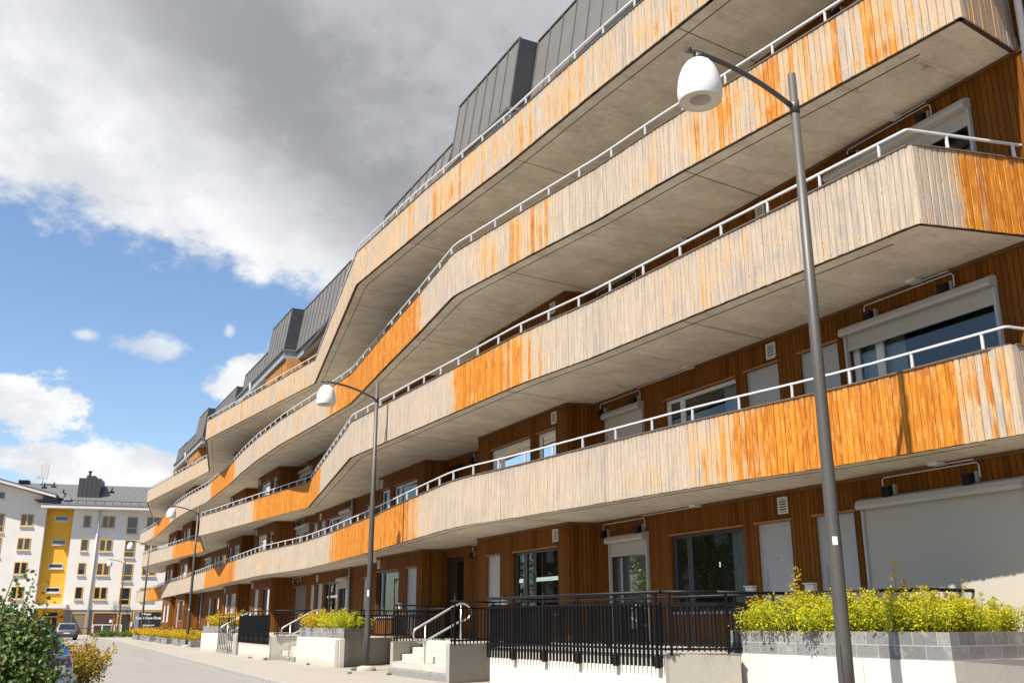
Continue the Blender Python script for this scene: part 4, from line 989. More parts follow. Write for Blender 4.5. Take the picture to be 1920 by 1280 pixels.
for (x, y, h, lx) in [(-.1, .05, 1.68, .2), (-.04, 0, 1.5, .26), (-.2, 0, 1.7, .15), (-.55, 0, 1.75, -.1), (-.4, .1, 1.85, -.05)]:
    pts = [Vector((x * .5, y, .05)), Vector((x, y, h * .5)), Vector((x + lx * .55, y, h * .82)), Vector((x + lx, y, h))]
    st.tube(pts, [.012, .009, .006, .003], 5, caps=False)
    for k in range(80):
        t = r.uniform(.45, 1.0); i = min(2, int(t * 3)); q = pts[i].lerp(pts[i + 1], t * 3 - i)
        q = q + Vector((r.gauss(0, .055), r.gauss(0, .055), r.gauss(0, .04)))
        leaf(b, q, Vector((r.gauss(0, .8), r.gauss(0, .8) - .3, r.uniform(.1, 1.2))), .044, r.random(), 1.0 if r.random() < .08 else 0, .7)
b.build('foliage', M['rose'], rb, fixn=False); st.build('stems', M['stem'], rb, fixn=False)

wd = thing('weed', 'weed', 'weed'); b, st = shoot_bush(131, .34, .3, .16, 12, 16, .05, .1); b.build('foliage', M['green'], wd, fixn=False); st.build('stems', M['stem'], wd, fixn=False)
for i, (x, y, sc_, lb) in enumerate([(8.72, 27.15, 1.0, 'tuft of weeds at the foot of the second street lamp'), (8.8, 24.45, .8, 'small weed at the bottom of the far wing wall of the closest steps'), (8.38, 36.3, 1.1, 'weed in the corner by the far white wall'),
                                 (8.3, 38.6, .7, 'tiny weed along the foot of the far white wall'), (8.62, 31.6, .7, 'tiny weed at the foot of the middle white block'), (8.1, 25.6, .6, 'flat weed on the pavement near the second street lamp')]):
    o = wd if i == 0 else copy_tree(wd)
    sc_ *= .62; o.location = (x, y, 0); o.scale = (sc_, sc_, sc_); o.rotation_euler = (0, 0, i * 1.3); tag(o, lb, 'weed', 'weeds on the pavement')

# ------------------------------------------------------------------ street lamps
def make_lamp():
    t = thing('street_lamp', 'lamp', 'street lamp', group='street lamps along the pavement')
    b = MB(); b.tube([(0, 0, .05), (0, 0, .9), (0, 0, 4), (0, 0, 8.0)], [.086, .083, .070, .052], 20)
    b.tube([(0, 0, 7.44), (0, 0, 7.62)], .064, 16); pl = b.build('pole', M['pole'], t)
    b = MB(); b.box(-.092, -.075, -.035, .035, .55, .95); b.build('hatch', M['pole'], pl)
    b = MB(); b.bar((.083, .02, 1.0), (.066, .016, 5.2), .012, .02); b.build('cable_shade_strip', M['dark'], pl)  # dark strip: the pole's side shade put into colour, together with its cable
    b = MB(); b.lathe([(.0, .13), (.12, .13), (.24, .10), (.27, .03), (.27, -.12)], (0, 0, 0), 20); b.build('foot', M['conc_dim'], t)
    b = MB(); pts = []
    for k in range(15):
        s = k / 14; pts.append((-.05 - 1.58 * s, 0, 7.53 + .36 * (1 - (1 - s) ** 2.1)))
    b.tube(pts, .034, 10); b.tube([(-1.63, 0, 7.89), (-1.68, 0, 7.89)], .045, 12); b.tube([(-1.51, 0, 7.87), (-1.51, 0, 7.78)], .05, 12); b.build('arm', M['pole'], t)
    HS = .85
    prof = [(r_ * HS, z_ * .80 + .12) for r_, z_ in [(.0, .715), (.06, .712), (.12, .69), (.18, .64), (.235, .555), (.275, .45), (.302, .33), (.316, .21), (.318, .12), (.31, .05), (.298, .0)]]
    b = MB(); b.lathe(prof, (-1.51, 0, 7.10), 36); s = b.build('lamp_shade', M['shade'], t)
    b = MB(); b.lathe([(r_ * HS, z_ + .12) for r_, z_ in [(.298, .0), (.285, -.012), (.262, .004), (.16, .012), (.15, .015)]], (-1.51, 0, 7.10), 36); b.build('underside', M['lens'], s)
    b = MB(); b.lathe([(r_ * HS, z_ + .12) for r_, z_ in [(.15, .012), (.10, .03), (.0, .04)]], (-1.51, 0, 7.10), 30); b.build('grille', M['grille'], s)
    return t
lamp0 = make_lamp()
LL = [(8.7, 8.78, 1.062, 'tall street lamp nearest the camera, before the long planter'), (9.02, 27.04, 1.02, 'street lamp second from the camera, by the closest steps'), (9.0, 58.3, .972, 'street lamp third from the camera, at the low planters'),
      (9.72, 86.6, .985, 'street lamp fourth from the camera, past the low planters'), (10.0, 109.0, .955, 'farthest street lamp, in front of the white block')]
for i, (x, y, s, lb) in enumerate(LL):
    o = lamp0 if i == 0 else copy_tree(lamp0)
    o.location = (x, y, 0); o.scale = (s, s, s); tag(o, lb)
    if i in (0, 1):
        b = MB(); zz = 2.02 if i == 0 else 1.95
        an = 4.05
        def sp(a, z, r=.0795): return (r * math.cos(a), r * math.sin(a), z)
        for k in range(4):
            a0 = an + k * .17 - .34; a1 = a0 + .17
            if i == 0: b.face([sp(a0, zz), sp(a1, zz), sp(a1, zz + .09), sp(a0, zz + .09)])
            else: b.face([sp(a0, zz), sp(a1, zz), sp(a1, zz + .12 + .02 * (k % 2)), sp(a0, zz + .10)])
        b.build('sticker', M['letter'], o)
        if i == 0:
            b = MB()
            for k in (0, 1):
                a0 = an - .14 + k * .18; b.face([sp(a0, zz + .03, .0805), sp(a0 + .11, zz + .03, .0805), sp(a0 + .11, zz + .06, .0805), sp(a0, zz + .06, .0805)])
            b.build('sticker_marks', M['steelg'], o)

# blue post lamp and dark post far left, before the white block
t = thing('blue_lamp_post', 'slim blue lamp post with white head at the far left', 'lamp post', (-1.55, 74, -.1))
b = MB(); b.tube([(0, 0, 0), (0, 0, 5.2)], [.07, .05], 10); b.build('pole', M['bluepost'], t)
b = MB(); b.bar((-.05, 0, 5.25), (.55, -.1, 5.3), .28, .12); b.build('lamp_head', M['shade'], t)
t = thing('dark_lamp_post', 'dark thin lamp post at the far left edge', 'lamp post', (-2.0, 72, -.1))
b = MB(); b.tube([(0, 0, 0), (0, 0, 4.6)], [.06, .05], 10); b.build('pole', M['black'], t)
b = MB(); b.bar((-.5, 0, 4.62), (.05, 0, 4.55), .22, .09); b.build('lamp_head', M['black'], t)

# ------------------------------------------------------------------ cars
def car(name, label, loc, rz, paint, suv, plate_text):
    """x forward; rear at negative x"""
    t = thing(name, label, 'car', loc, rz)
    H = 1.62 if suv else 1.46; W = .92 if suv else .89; zb = .95 if suv else .88; lo = .24
    xs = [-2.25, -2.2, -2.05, -1.6, -.8, .4, 1.1, 1.9, 2.15, 2.22]
    wid = [.74, .86, .95, 1.0, 1.0, 1.0, .99, .93, .82, .70]
    top = [zb - .22, zb - .04, zb + .03, zb + .05, zb + .04, zb + .03, zb + .0, zb - .13, zb - .25, zb - .36]
    b = MB(); rings = []
    for x, w, z in zip(xs, wid, top):
        w *= W
        rings.append([(x, -w * .93, lo), (x, -w * .99, lo + .14), (x, -w * 1.0, .58), (x, -w * .975, z - .06), (x, -w * .90, z), (x, 0, z + .035), (x, w * .90, z), (x, w * .975, z - .06), (x, w, .58), (x, w * .99, lo + .14), (x, w * .93, lo)])
    base = len(b.v)
    for rg in rings: b.v.extend(rg)
    n = 11
    def q(idx, sm=True):
        b.f.append(idx); b.uv.append([(0, 0)] * len(idx)); b.mi.append(0); b.a.append(0); b.w.append(0); b.sm.append(sm)
    for i in range(len(rings) - 1):
        for j in range(n): q((base + i * n + j, base + i * n + (j + 1) % n, base + (i + 1) * n + (j + 1) % n, base + (i + 1) * n + j))
    q(tuple(base + j for j in range(n)), False); q(tuple(base + (len(rings) - 1) * n + j for j in range(n)), False)
    body = b.build('body', paint, t)
    # glasshouse and roof
    gx = [(-2.1, .80, zb + .0), (-1.72, .70, H - .12), (-1.3, .68, H - .015), (-.3, .68, H), (.35, .66, H - .05), (1.15, .80, zb + .02)]
    g = MB()
    for (a, c) in zip(gx, gx[1:]):
        for s in (-1, 1):
            g.face([(a[0], s * .86 * W, zb - .02), (c[0], s * .86 * W, zb - .02), (c[0], s * c[1] * W, c[2]), (a[0], s * a[1] * W, a[2])])
    g.face([(gx[0][0], -.8 * W, gx[0][2]), (gx[0][0], .8 * W, gx[0][2]), (gx[1][0], .7 * W, gx[1][2]), (gx[1][0], -.7 * W, gx[1][2])])
    g.face([(gx[4][0], -.66 * W, gx[4][2]), (gx[4][0], .66 * W, gx[4][2]), (gx[5][0], .8 * W, gx[5][2]), (gx[5][0], -.8 * W, gx[5][2])])
    g.build('windows', M['glassb'], t)
    f = MB()
    for (a, c) in zip(gx[1:5], gx[2:5]):
        f.hexa([(a[0], -a[1] * W, a[2] - .03), (a[0], a[1] * W, a[2] - .03), (c[0], c[1] * W, c[2] - .03), (c[0], -c[1] * W, c[2] - .03), (a[0], -a[1] * W * .96, a[2] + .02), (a[0], a[1] * W * .96, a[2] + .02), (c[0], c[1] * W * .96, c[2] + .02), (c[0], -c[1] * W * .96, c[2] + .02)])
    for s in (-1, 1):
        for xp in (-1.45, -.45, .35):
            zt = H - .03 if xp < 0 else H - .08
            f.bar((xp - (.25 if xp < -1 else 0), s * .865 * W, zb), (xp, s * .69 * W, zt), .07, .03)
        f.bar((-2.12, s * .82 * W, zb), (-1.72, s * .70 * W, H - .1), .09, .05)
    f.build('roof', paint, t)
    bu = MB(); bu.hexa([(-2.33, -.72 * W, .30), (-2.1, -.97 * W, .30), (-2.1, .97 * W, .30), (-2.33, .72 * W, .30), (-2.33, -.74 * W, .56), (-2.1, -.99 * W, .56), (-2.1, .99 * W, .56), (-2.33, .74 * W, .56)]); bu.build('bumper', paint if not suv else M['framed'], t, bevel=.03)
    for s in (-1, 1):
        l = MB(); l.hexa([(-2.245, s * .60 * W, zb - .27), (-2.12, s * .965 * W, zb - .27), (-2.0, s * .985 * W, zb - .25), (-2.1, s * .6 * W, zb - .25), (-2.235, s * .62 * W, zb - .07), (-2.11, s * .95 * W, zb - .06), (-2.0, s * .965 * W, zb - .05), (-2.1, s * .6 * W, zb - .06)]); l.build('tail_light', M['red'], t)
        for xw in (-1.4, 1.35):
            w = MB(); prof = [(.20, -.10), (.315, -.11), (.335, -.07), (.335, .07), (.315, .11), (.20, .10)]
            k = MB(); k.lathe(prof, (0, 0, 0), 24)
            k.v = [(xw + v[0], s * (W - .10) + v[2], .33 + v[1]) for v in k.v]; wh = k.build('wheel', M['rubber'], t)
            k = MB(); k.lathe([(.0, .085), (.10, .075), (.205, .095)], (0, 0, 0), 20); k.lathe([(.0, -.085), (.10, -.075), (.205, -.095)], (0, 0, 0), 20)
            k.v = [(xw + v[0], s * (W - .10) + v[2], .33 + v[1]) for v in k.v]; k.build('rim', M['rim'], wh)
    p = MB(); zp = .66; p.box(-2.268, -2.255, -.26, .26, zp - .055, zp + .055); pl = p.build('number_plate', M['plate'], t)
    if plate_text:
        text(plate_text, .12, M['ink'], pl, (-2.272, 0.25 - .22, zp - .045), (R(90), 0, R(-90)), 'plate_characters')
    return t
def text(body, size, mat, parent, loc, rot, name, ext=.002, align='LEFT', bold=False):
    c = bpy.data.curves.new(name, 'FONT'); c.body = body; c.size = size; c.extrude = ext; c.align_x = align
    if bold: c.offset = size * .018
    o = bpy.data.objects.new(name, c); COL.objects.link(o)
    bpy.context.view_layer.update()
    me = bpy.data.meshes.new_from_object(o.evaluated_get(bpy.context.evaluated_depsgraph_get()))
    bpy.data.objects.remove(o); bpy.data.curves.remove(c)
    o = bpy.data.objects.new(name, me); COL.objects.link(o); me.materials.clear(); me.materials.append(mat)
    o.parent = parent; o.location = loc; o.rotation_euler = rot
    return o
hd = math.atan2(.39, -.92)
car('parked_car', 'azure blue hatchback half hidden behind the rose bush', (.78 - 2.25 * .92, 17.4 + 2.25 * .39, -.1), hd, M['azure'], False, '260')
sv = car('parked_car', 'grey estate car parked facing the white block', (4.55, 95.3, -.1), R(90), M['silver'], True, None); sv.scale = (.93, .95, .86)

# ------------------------------------------------------------------ white apartment block
WB = thing('white_apartment_block', 'white rendered five-storey block with a yellow stair strip and grey roof', 'apartment building', (8.25, 129.0, 0), R(-11.6))
def wpart(mb, name, mat, parent=None, **k): return mb.build(name, mat, parent or WB, **k)
# walls: front at y = 0, local x along the facade
b = MB(); b.box(-2.84, 16, 0, 11, 2.8, 14.72); wpart(b, 'wall', M['white'])
b = MB(); b.box(-2.5, 16, .06, 11, -.1, 2.798); wpart(b, 'plinth_wall', M['greyr'])
b = MB(); b.box(-5.9, -2.82, .75, 10.9, -.1, 14.7); wpart(b, 'stair_tower', M['yellow'])
b = MB(); b.box(-5.9, -2.5, .45, .73, -.1, 2.95); wpart(b, 'entrance_wall', M['yellow'])
b = MB(); gz = lambda x: 17.78 - (x + 11.5) * .257 - .42
b.prism([(-24, 0), (-5.88, 0), (-5.88, 11), (-24, 11)], -.1, 14.6, top=False)
b.face([(-24, 0, 14.6), (-5.88, 0, 14.6), (-5.88, 0, gz(-5.88)), (-14.5, 0, gz(-14.5)), (-24, 0, gz(-14.5) - 2.4)])
b.face([(-5.88, 0, 14.6), (-5.88, 11, 14.6), (-5.88, 11, gz(-5.88)), (-5.88, 0, gz(-5.88))]); wpart(b, 'gable_wall', M['white'])
b = MB()
e0, e1 = gz(-4.9) + .40, gz(-14.5) + .40
b.hexa([(-14.5, -1.5, e1 - .32), (-4.85, -1.5, e0 - .32), (-4.85, 11, e0 - .32), (-14.5, 11, e1 - .32), (-14.5, -1.5, e1), (-4.85, -1.5, e0), (-4.85, 11, e0), (-14.5, 11, e1)]); g1 = wpart(b, 'gable_roof', M['fascia'])
b = MB(); b.hexa([(-14.5, -1.55, e1 + .01), (-4.8, -1.55, e0 + .01), (-4.8, 11, e0 + .01), (-14.5, 11, e1 + .01), (-14.5, -1.55, e1 + .10), (-4.8, -1.55, e0 + .10), (-4.8, 11, e0 + .10), (-14.5, 11, e1 + .10)]); wpart(b, 'roof_sheet', M['ribroof'], g1)
b = MB(); b.hexa([(-24, -1.5, e1 - 2.8), (-14.5, -1.5, e1 - .32), (-14.5, 11, e1 - .32), (-24, 11, e1 - 2.8), (-24, -1.5, e1 - 2.4), (-14.5, -1.5, e1), (-14.5, 11, e1), (-24, 11, e1 - 2.4)]); wpart(b, 'gable_roof', M['fascia'])
b = MB(); b.hexa([(-6.3, -1.25, 14.88), (17, -1.25, 14.88), (17, 5, 18.05), (-12, 5, 18.05), (-6.3, -1.25, 14.98), (17, -1.25, 14.98), (17, 5, 18.15), (-12, 5, 18.15)])
b.hexa([(-12, 5, 18.05), (17, 5, 18.05), (17, 11.5, 14.9), (-12, 11.5, 14.9), (-12, 5, 18.15), (17, 5, 18.15), (17, 11.5, 15.0), (-12, 11.5, 15.0)])
roof = wpart(b, 'roof', M['ribroof'])
b = MB(); b.bar((-4.4, -1.0, 15.5), (17, -1.0, 15.5), .05, .06)
for i in range(22): b.bar((-4.4 + i, -1.0, 15.05), (-4.4 + i, -1.0, 15.5), .04, .04)
wpart(b, 'snow_guard', M['black'], roof)
b = MB(); b.box(-6.35, 17, -1.22, 0, 14.55, 14.86); wpart(b, 'eave', M['fascia'])
b = MB(); b.box(-6.38, -4.55, -.8, 3, 14.9, 15.9); wpart(b, 'recess_shade_box', M['roofd'])  # charcoal box put in for the shade of the recess beside the gable
b = MB(); b.box(-2.85, -.35, 1.0, 4.6, 15.6, 18.5); b.box(-2.2, -1.15, 2, 4, 18.5, 18.95); b.tube([(-2.0, 3, 18.9), (-2.0, 3, 19.5)], .16, 12); b.tube([(-2.0, 3, 19.5), (-2.0, 3, 19.65)], .24, 12)
for i in range(6): b.box(-2.85 + i * .5 - .012, -2.85 + i * .5 + .012, .98, 1.0, 15.6, 18.5)
wpart(b, 'chimney', M['roofd'], roof)
for (x, z) in ((-7.2, 17.5), (-6.2, 17.7), (.8, 17.1), (-4.6, 16.6)):
    b = MB(); y = -1.75 + (z - 14.95) / .47; b.tube([(x, y, z - .1), (x, y, z + .55)], .09, 10); b.box(x - .28, x + .28, y - .25, y + .25, z - .1, z + .06); wpart(b, 'roof_vent', M['black'], roof)
b = MB(); b.box(-4.8, -4.2, -.2, .9, 15.8, 16.4); b.box(-4.1, -3.3, -.5, .3, 15.5, 15.9); wpart(b, 'roof_hatch', M['steelg'], roof)
b = MB(); b.tube([(-7.65, 4.6, 18.0), (-7.65, 4.6, 20.4)], .05, 8)
for dx, dz in ((-.3, 0), (.1, .1), (.42, -.05)): b.box(-7.65 + dx - .17, -7.65 + dx + .14, 4.25, 4.45, 18.7 + dz, 20.5 + dz)
b.tube([(-8.3, 4.4, 18.9), (-8.3, 4.2, 18.9)], .2, 12)
wpart(b, 'antenna', M['fascia'], roof)
b = MB(); b.box(-10.4, -9.2, 4.5, 5.5, 18.1, 18.45); wpart(b, 'roof_box', M['black'], roof)
def wwin(x0, x1, z0, z1, y=0, mull=True, mat='yframe', sill=True, panel=False):
    b = MB(); f = .09
    b.box(x0, x0 + f, y - .05, y + .02, z0, z1); b.box(x1 - f, x1, y - .05, y + .02, z0, z1); b.box(x0 + f, x1 - f, y - .05, y + .02, z1 - f, z1); b.box(x0 + f, x1 - f, y - .05, y + .02, z0, z0 + f)
    if mull: xm = (x0 + x1) / 2; b.box(xm - .10, xm + .10, y - .055, y + .02, z0 + f, z1 - f)
    if panel: b.box(x0 + f, x1 - f, y - .05, y + .02, z0 + .62, z0 + .72)
    w = wpart(b, 'window', M[mat])
    g = MB(); g.face([(x0 + f, y - .012, z0 + f), (x1 - f, y - .012, z0 + f), (x1 - f, y - .012, z1 - f), (x0 + f, y - .012, z1 - f)]); wpart(g, 'pane', M['glassb'], w)
    if sill:
        s = MB(); s.box(x0 - .06, x1 + .06, y - .16, y + .0, z0 - .12, z0 - .03); wpart(s, 'sill', M['fascia'], w)
for zi in (12.42, 9.62, 6.82, 4.02):
    wwin(-8.62, -7.2, zi, zi + 1.4); wwin(-1.64, -.78, zi, zi + 1.42, mull=False); wwin(.47, 1.93, zi, zi + 1.42); wwin(3.35, 4.57, zi - .66, zi + 1.4, mull=False, panel=True)
    wwin(5.6, 7.2, zi, zi + 1.42); wwin(8.6, 10.0, zi, zi + 1.42); wwin(-12.6, -10.35, zi - .78, zi + 1.4, panel=True); wwin(-16, -14.5, zi, zi + 1.4); wwin(-20, -18.5, zi, zi + 1.4)
for zi in (13.2, 10.38, 7.58, 4.8): wwin(-5.0, -3.42, zi, zi + .58, y=.75, mull=False, mat='fascia')
wwin(-12.2, -10.75, 15.6, 16.3, mull=False, mat='oak')
b = MB(); b.tube([(.08, -.14, 0), (.08, -.14, 14.6)], .10, 10); wpart(b, 'downpipe', M['fascia'])
b = MB(); b.box(-5.95, -2.2, -1.3, .72, 2.96, 3.42); aw = wpart(b, 'canopy', M['fascia'])
# ground floor openings
b = MB(); b.box(-4.9, -3.2, .37, .44, 0, 2.6); ed = wpart(b, 'entrance_door', M['yframe'])
b = MB()
for (a, c, z0, z1) in ((-4.8, -4.02, .1, 1.95), (-3.85, -3.3, .1, 1.95), (-4.8, -3.3, 2.08, 2.5)): b.face([(a, .36, z0), (c, .36, z0), (c, .36, z1), (a, .36, z1)])
wpart(b, 'pane', M['glassb'], ed)
b = MB(); b.lathe([(0, 0), (.14, 0), (.16, .1), (0, .2)], (-2.85, .3, 1.9), 12); wpart(b, 'wall_lamp', M['black'])
def shop(x0, x1, z0, z1, inner, name='shop_window'):
    b = MB(); f = .10
    b.box(x0, x0 + f, -.02, .06, z0, z1); b.box(x1 - f, x1, -.02, .06, z0, z1); b.box(x0 + f, x1 - f, -.02, .06, z1 - f, z1); b.box(x0 + f, x1 - f, -.02, .06, z0, z0 + f)
    w = wpart(b, name, M['yframe']); g = MB(); g.face([(x0 + f, .03, z0 + f), (x1 - f, .03, z0 + f), (x1 - f, .03, z1 - f), (x0 + f, .03, z1 - f)]); wpart(g, 'pane', M[inner], w); return w
shop(-1.7, .0 - .05, .05, 2.45, 'blindb'); shop(.66, 3.46, .05, 2.52, 'brownwin')
d = shop(3.75, 4.98, 0, 2.42, 'darkdoor', 'shop_door')
b = MB(); b.box(2.55, 2.82, .0, .02, 1.35, 1.68); wpart(b, 'notice', M['letter'])
sg = shop(5.15, 8.7, .55, 2.68, 'signb', 'shop_window')
b = MB(); b.box(5.25, 5.85, -.0, .02, .65, 2.58); wpart(b, 'curtain', M['greyr'], sg)
text('Frisör', .36, M['letter'], sg, (6.78, -.01, 2.22), (R(90), 0, 0), 'lettering', align='CENTER', bold=True)
text('Cut & Care Örebro', .40, M['letter'], sg, (7.12, -.01, 1.76), (R(90), 0, 0), 'lettering', align='CENTER', bold=True)
b = MB()
for (p, q) in (((6.75, 1.25), (6.95, 1.6)), ((6.95, 1.6), (7.05, 1.25)), ((6.85, 1.42), (7.2, 1.42)), ((7.1, 1.6), (7.2, 1.42)), ((7.05, 1.42), (7.25, 1.22))): b.bar((p[0], -.01, p[1]), (q[0], -.01, q[1]), .02, .035, up=(0, 1, 0))
wpart(b, 'logo', M['gold'], sg)
text('0739 603 619', .25, M['letter'], sg, (6.95, -.01, .95), (R(90), 0, 0), 'lettering', align='CENTER', bold=True)
b = MB(); b.box(5.0, 5.14, -.14, .0, .9, 1.45); wpart(b, 'mailbox', M['fascia'])
for x in (4.4,):
    b = MB(); b.lathe([(0, .12), (.1, .1), (.2, 0)], (x, -.25, 2.55), 12); b.bar((x, -.25, 2.65), (x, .05, 2.7), .03, .03); wpart(b, 'wall_lamp', M['black'])
# pale low barrier in front of the shop window
t = thing('barrier', 'low white panel barrier in front of the far shop window', 'barrier', (9.0, 128.0, 0), R(-11.6))
b = MB()
for x in (0, 1.0, 2.35, 3.1): b.box(x - .06, x + .06, -.03, .03, 0, 1.12)
b.box(-.1, 3.15, -.04, .04, 1.05, 1.15); b.box(-.1, 3.15, -.04, .04, .12, .2); b.build('frame', M['framew'], t)
b = MB(); b.box(1.06, 2.29, -.01, .01, .2, 1.05); b.build('panel', M['framed'], t)
# bicycle stands and sapling before the white block
for i, x in enumerate((4.9, 6.0, 7.1)):
    t = thing('bike_stand', ['black hoop bike stand nearest the grey estate car', 'middle black hoop bike stand on the far pavement', 'black hoop bike stand nearest the low green shrubs'][i], 'bike stand', (x + .6, 106 - i * .25, 0), R(-11), 'black bike stands on the far pavement')
    b = MB(); b.tube([(-.45, 0, 0), (-.45, 0, .75), (-.4, 0, .8), (.4, 0, .8), (.45, 0, .75), (.45, 0, 0)], .03, 8); b.build('hoop', M['black'], t)
    b = MB(); b.bar((-.45, 0, .3), (.45, 0, .3), .04, .03); b.build('crossbar', M['black'], t)
t = thing('young_tree', 'staked young tree trunk by the far shop door', 'tree', (9.85, 112.5, 0))
b = MB(); b.tube([(0, 0, 0), (.03, 0, 1.5), (0, .02, 3.0)], [.05, .045, .02], 8)
for k in range(9): b.tube([(0, 0, 1.9 + k * .12), (math.cos(k * 2.2) * .35, math.sin(k * 2.2) * .35, 2.2 + k * .13)], [.015, .005], 5)
b.build('trunk', M['bark'], t)
for a in (0, 2.1, 4.2):
    b = MB(); b.bar((math.cos(a) * .5, math.sin(a) * .5, 0), (math.cos(a) * .08, math.sin(a) * .08, 1.75), .06, .06); b.build('stake', M['oak'], t)
b = MB()
for k in range(260):
    d = Vector((rng.gauss(0, .22), rng.gauss(0, .22), 2.9 + rng.gauss(0, .35))); leaf(b, d, Vector((rng.gauss(0, 1), rng.gauss(0, 1), 1)), .09, rng.random(), 0)
b.build('crown', M['treeleaf'], t, fixn=False)
# bicycle leaning by the low planters
t = thing('bicycle', 'dark bicycle parked behind the low planters near the third lamp', 'bicycle', (10.7, 54.2, 0), R(70))
for x in (-.52, .52):
    b = MB(); b.tube([(x + .34 * math.cos(a * .2618), 0, .35 + .34 * math.sin(a * .2618)) for a in range(24)], .018, 6, closed=True)
    for a in range(8): b.bar((x, 0, .35), (x + .33 * math.cos(a * .785), 0, .35 + .33 * math.sin(a * .785)), .004, .004)
    b.build('wheel', M['rubber'], t)
b = MB(); F = [(-.52, .35), (-.12, .35), (.38, .85), (-.22, .85)]
for i, j in ((0, 1), (1, 2), (2, 3), (3, 0), (1, 3)): b.tube([(F[i][0], 0, F[i][1]), (F[j][0], 0, F[j][1])], .018, 6)
b.tube([(.52, 0, .35), (.38, 0, .85), (.34, 0, 1.02)], .016, 6); b.tube([(-.22, 0, .85), (-.26, 0, .98)], .014, 6); b.build('frame', M['black'], t)
b = MB(); b.tube([(.2, -.28, 1.03), (.36, -.15, 1.05), (.36, .15, 1.05), (.2, .28, 1.03)], .014, 6); b.build('handlebar', M['stainless'], t)
b = MB(); b.hexa([(-.4, -.08, .97), (-.14, -.02, .97), (-.14, .02, .97), (-.4, .08, .97), (-.4, -.08, 1.02), (-.14, -.02, 1.02), (-.14, .02, 1.02), (-.4, .08, 1.02)]); b.build('saddle', M['rubber'], t)

# ------------------------------------------------------------------ the other side of the street (seen in window reflections)
OB = thing('opposite_building', 'dark clad three-storey building across the street, mirrored in the windows', 'building', (-22, 46, -.1))
b = MB(); b.box(-10, 0, -30, 42, 0, 9.5); b.build('wall', M['darkclad'], OB)
b = MB(); b.hexa([(-10.5, -30.5, 9.5), (.5, -30.5, 9.5), (.5, 42.5, 9.5), (-10.5, 42.5, 9.5), (-5.5, -30.5, 12.2), (-4.5, -30.5, 12.2), (-4.5, 42.5, 12.2), (-5.5, 42.5, 12.2)]); b.build('roof', M['roofd'], OB)
for fl in range(3):
    for i in range(17):
        b = MB(); y = -28 + i * 4.1; z = .9 + fl * 3.05; b.box(.003, .06, y, y + 1.5, z, z + 1.5); b.box(.06, .07, y + .7, y + .8, z, z + 1.5); b.build('window', M['curtain'] if (i * 7 + fl * 3) % 4 == 0 else M['fascia'], OB)
def tree(label, loc, h, seed):
    r = random.Random(seed); t = thing('broadleaf_tree', label, 'tree', loc, 0, 'street trees across the road')
    b = MB(); b.tube([(0, 0, 0), (.05, 0, h * .3), (0, .06, h * .6), (.03, 0, h * .9)], [.16, .13, .09, .03], 9)
    tips = []
    for k in range(14):
        z = h * r.uniform(.3, .8); an = k * 2.4; L = h * .28 * r.uniform(.6, 1.0)
        e = Vector((math.cos(an) * L, math.sin(an) * L, z + L * .5)); b.tube([(0, 0, z), e * .5 + Vector((0, 0, z * .5)), e], [.05, .035, .012], 5); tips.append(e)
    b.build('trunk', M['bark'], t)
    f = MB()
    for e in tips + [Vector((0, 0, h * .95)), Vector((.3, 0, h * .8)), Vector((-.4, .2, h * .7))]:
        for q in range(120):
            d = Vector((r.gauss(0, 1), r.gauss(0, 1), r.gauss(0, .8))) * h * .065
            leaf(f, e + d, Vector((r.gauss(0, 1), r.gauss(0, 1), r.uniform(0, 1.2))), .17, r.random(), r.random() * .3, .7)
    f.build('crown', M['treeleaf'], t, fixn=False)
for i, (x, y, h) in enumerate([(-9, 47, 7.5), (-8, 40, 6.0), (-10, 56, 8.0), (-9.5, 66, 7.0), (-10, 84, 7.5)]):
    tree(['tree across the road mirrored in the nearest dark window', 'smallest tree across the road', 'tallest tree across the road', 'tree across the road past the tallest one', 'farthest tree across the road'][i], (x, y, -.1), h, 100 + i)

# ------------------------------------------------------------------ sky, sun, camera
SUN_EL = R(56.0); TRAVEL = R(71.0)                # sunlight travels towards this bearing (clockwise from +Y)
world = bpy.data.worlds.new('World'); scene.world = world; world.use_nodes = True
nt = world.node_tree; g = G(nt); bg = nt.nodes['Background']; out = nt.nodes['World Output']
sky = g.n('ShaderNodeTexSky', sky_type='NISHITA'); sky.sun_disc = False; sky.sun_elevation = SUN_EL; sky.sun_rotation = TRAVEL + math.pi
sky.air_density = 1.0; sky.dust_density = .6; sky.ozone_density = 2.2
hs = g.n('ShaderNodeHueSaturation'); hs.inputs['Saturation'].default_value = 1.05; hs.inputs['Value'].default_value = 1.0
nt.links.new(sky.outputs[0], hs.inputs['Color']); nt.links.new(hs.outputs[0], bg.inputs['Color']); bg.inputs['Strength'].default_value = .083
dirv = g.n('ShaderNodeTexCoord').outputs['Generated']; dx, dy, dz = g.sep(dirv)
az = g.math('MULTIPLY', g.math('ARCTAN2', dx, dy), 57.2958); el = g.math('MULTIPLY', g.math('ARCSINE', dz), 57.2958)
nv = g.comb(dx, dy, g.math('MULTIPLY', dz, 1.5))
n1 = g.noise(nv, 9.0, 9, .6); n2 = g.noise(nv, 3.2, 4, .5); n3 = g.noise(nv, 24.0, 6, .62)
nn = g.math('ADD', g.math('SUBTRACT', n1, .5), g.math('MULTIPLY', g.math('SUBTRACT', n3, .5), .5))
edge = g.math('ADD', g.math('MULTIPLY', az, -.10), 20.6)
dd = g.math('SUBTRACT', el, edge)
dens = g.math('ADD', g.math('DIVIDE', dd, 4.2), g.math('MULTIPLY', nn, 2.2))
win = g.math('MULTIPLY', g.ss(az, -24, -9), g.ss(az, 95, 65))
m_big = g.math('MULTIPLY', g.ss(dens, -.15, .42), win)
n4 = g.noise(nv, 16.0, 10, .68)
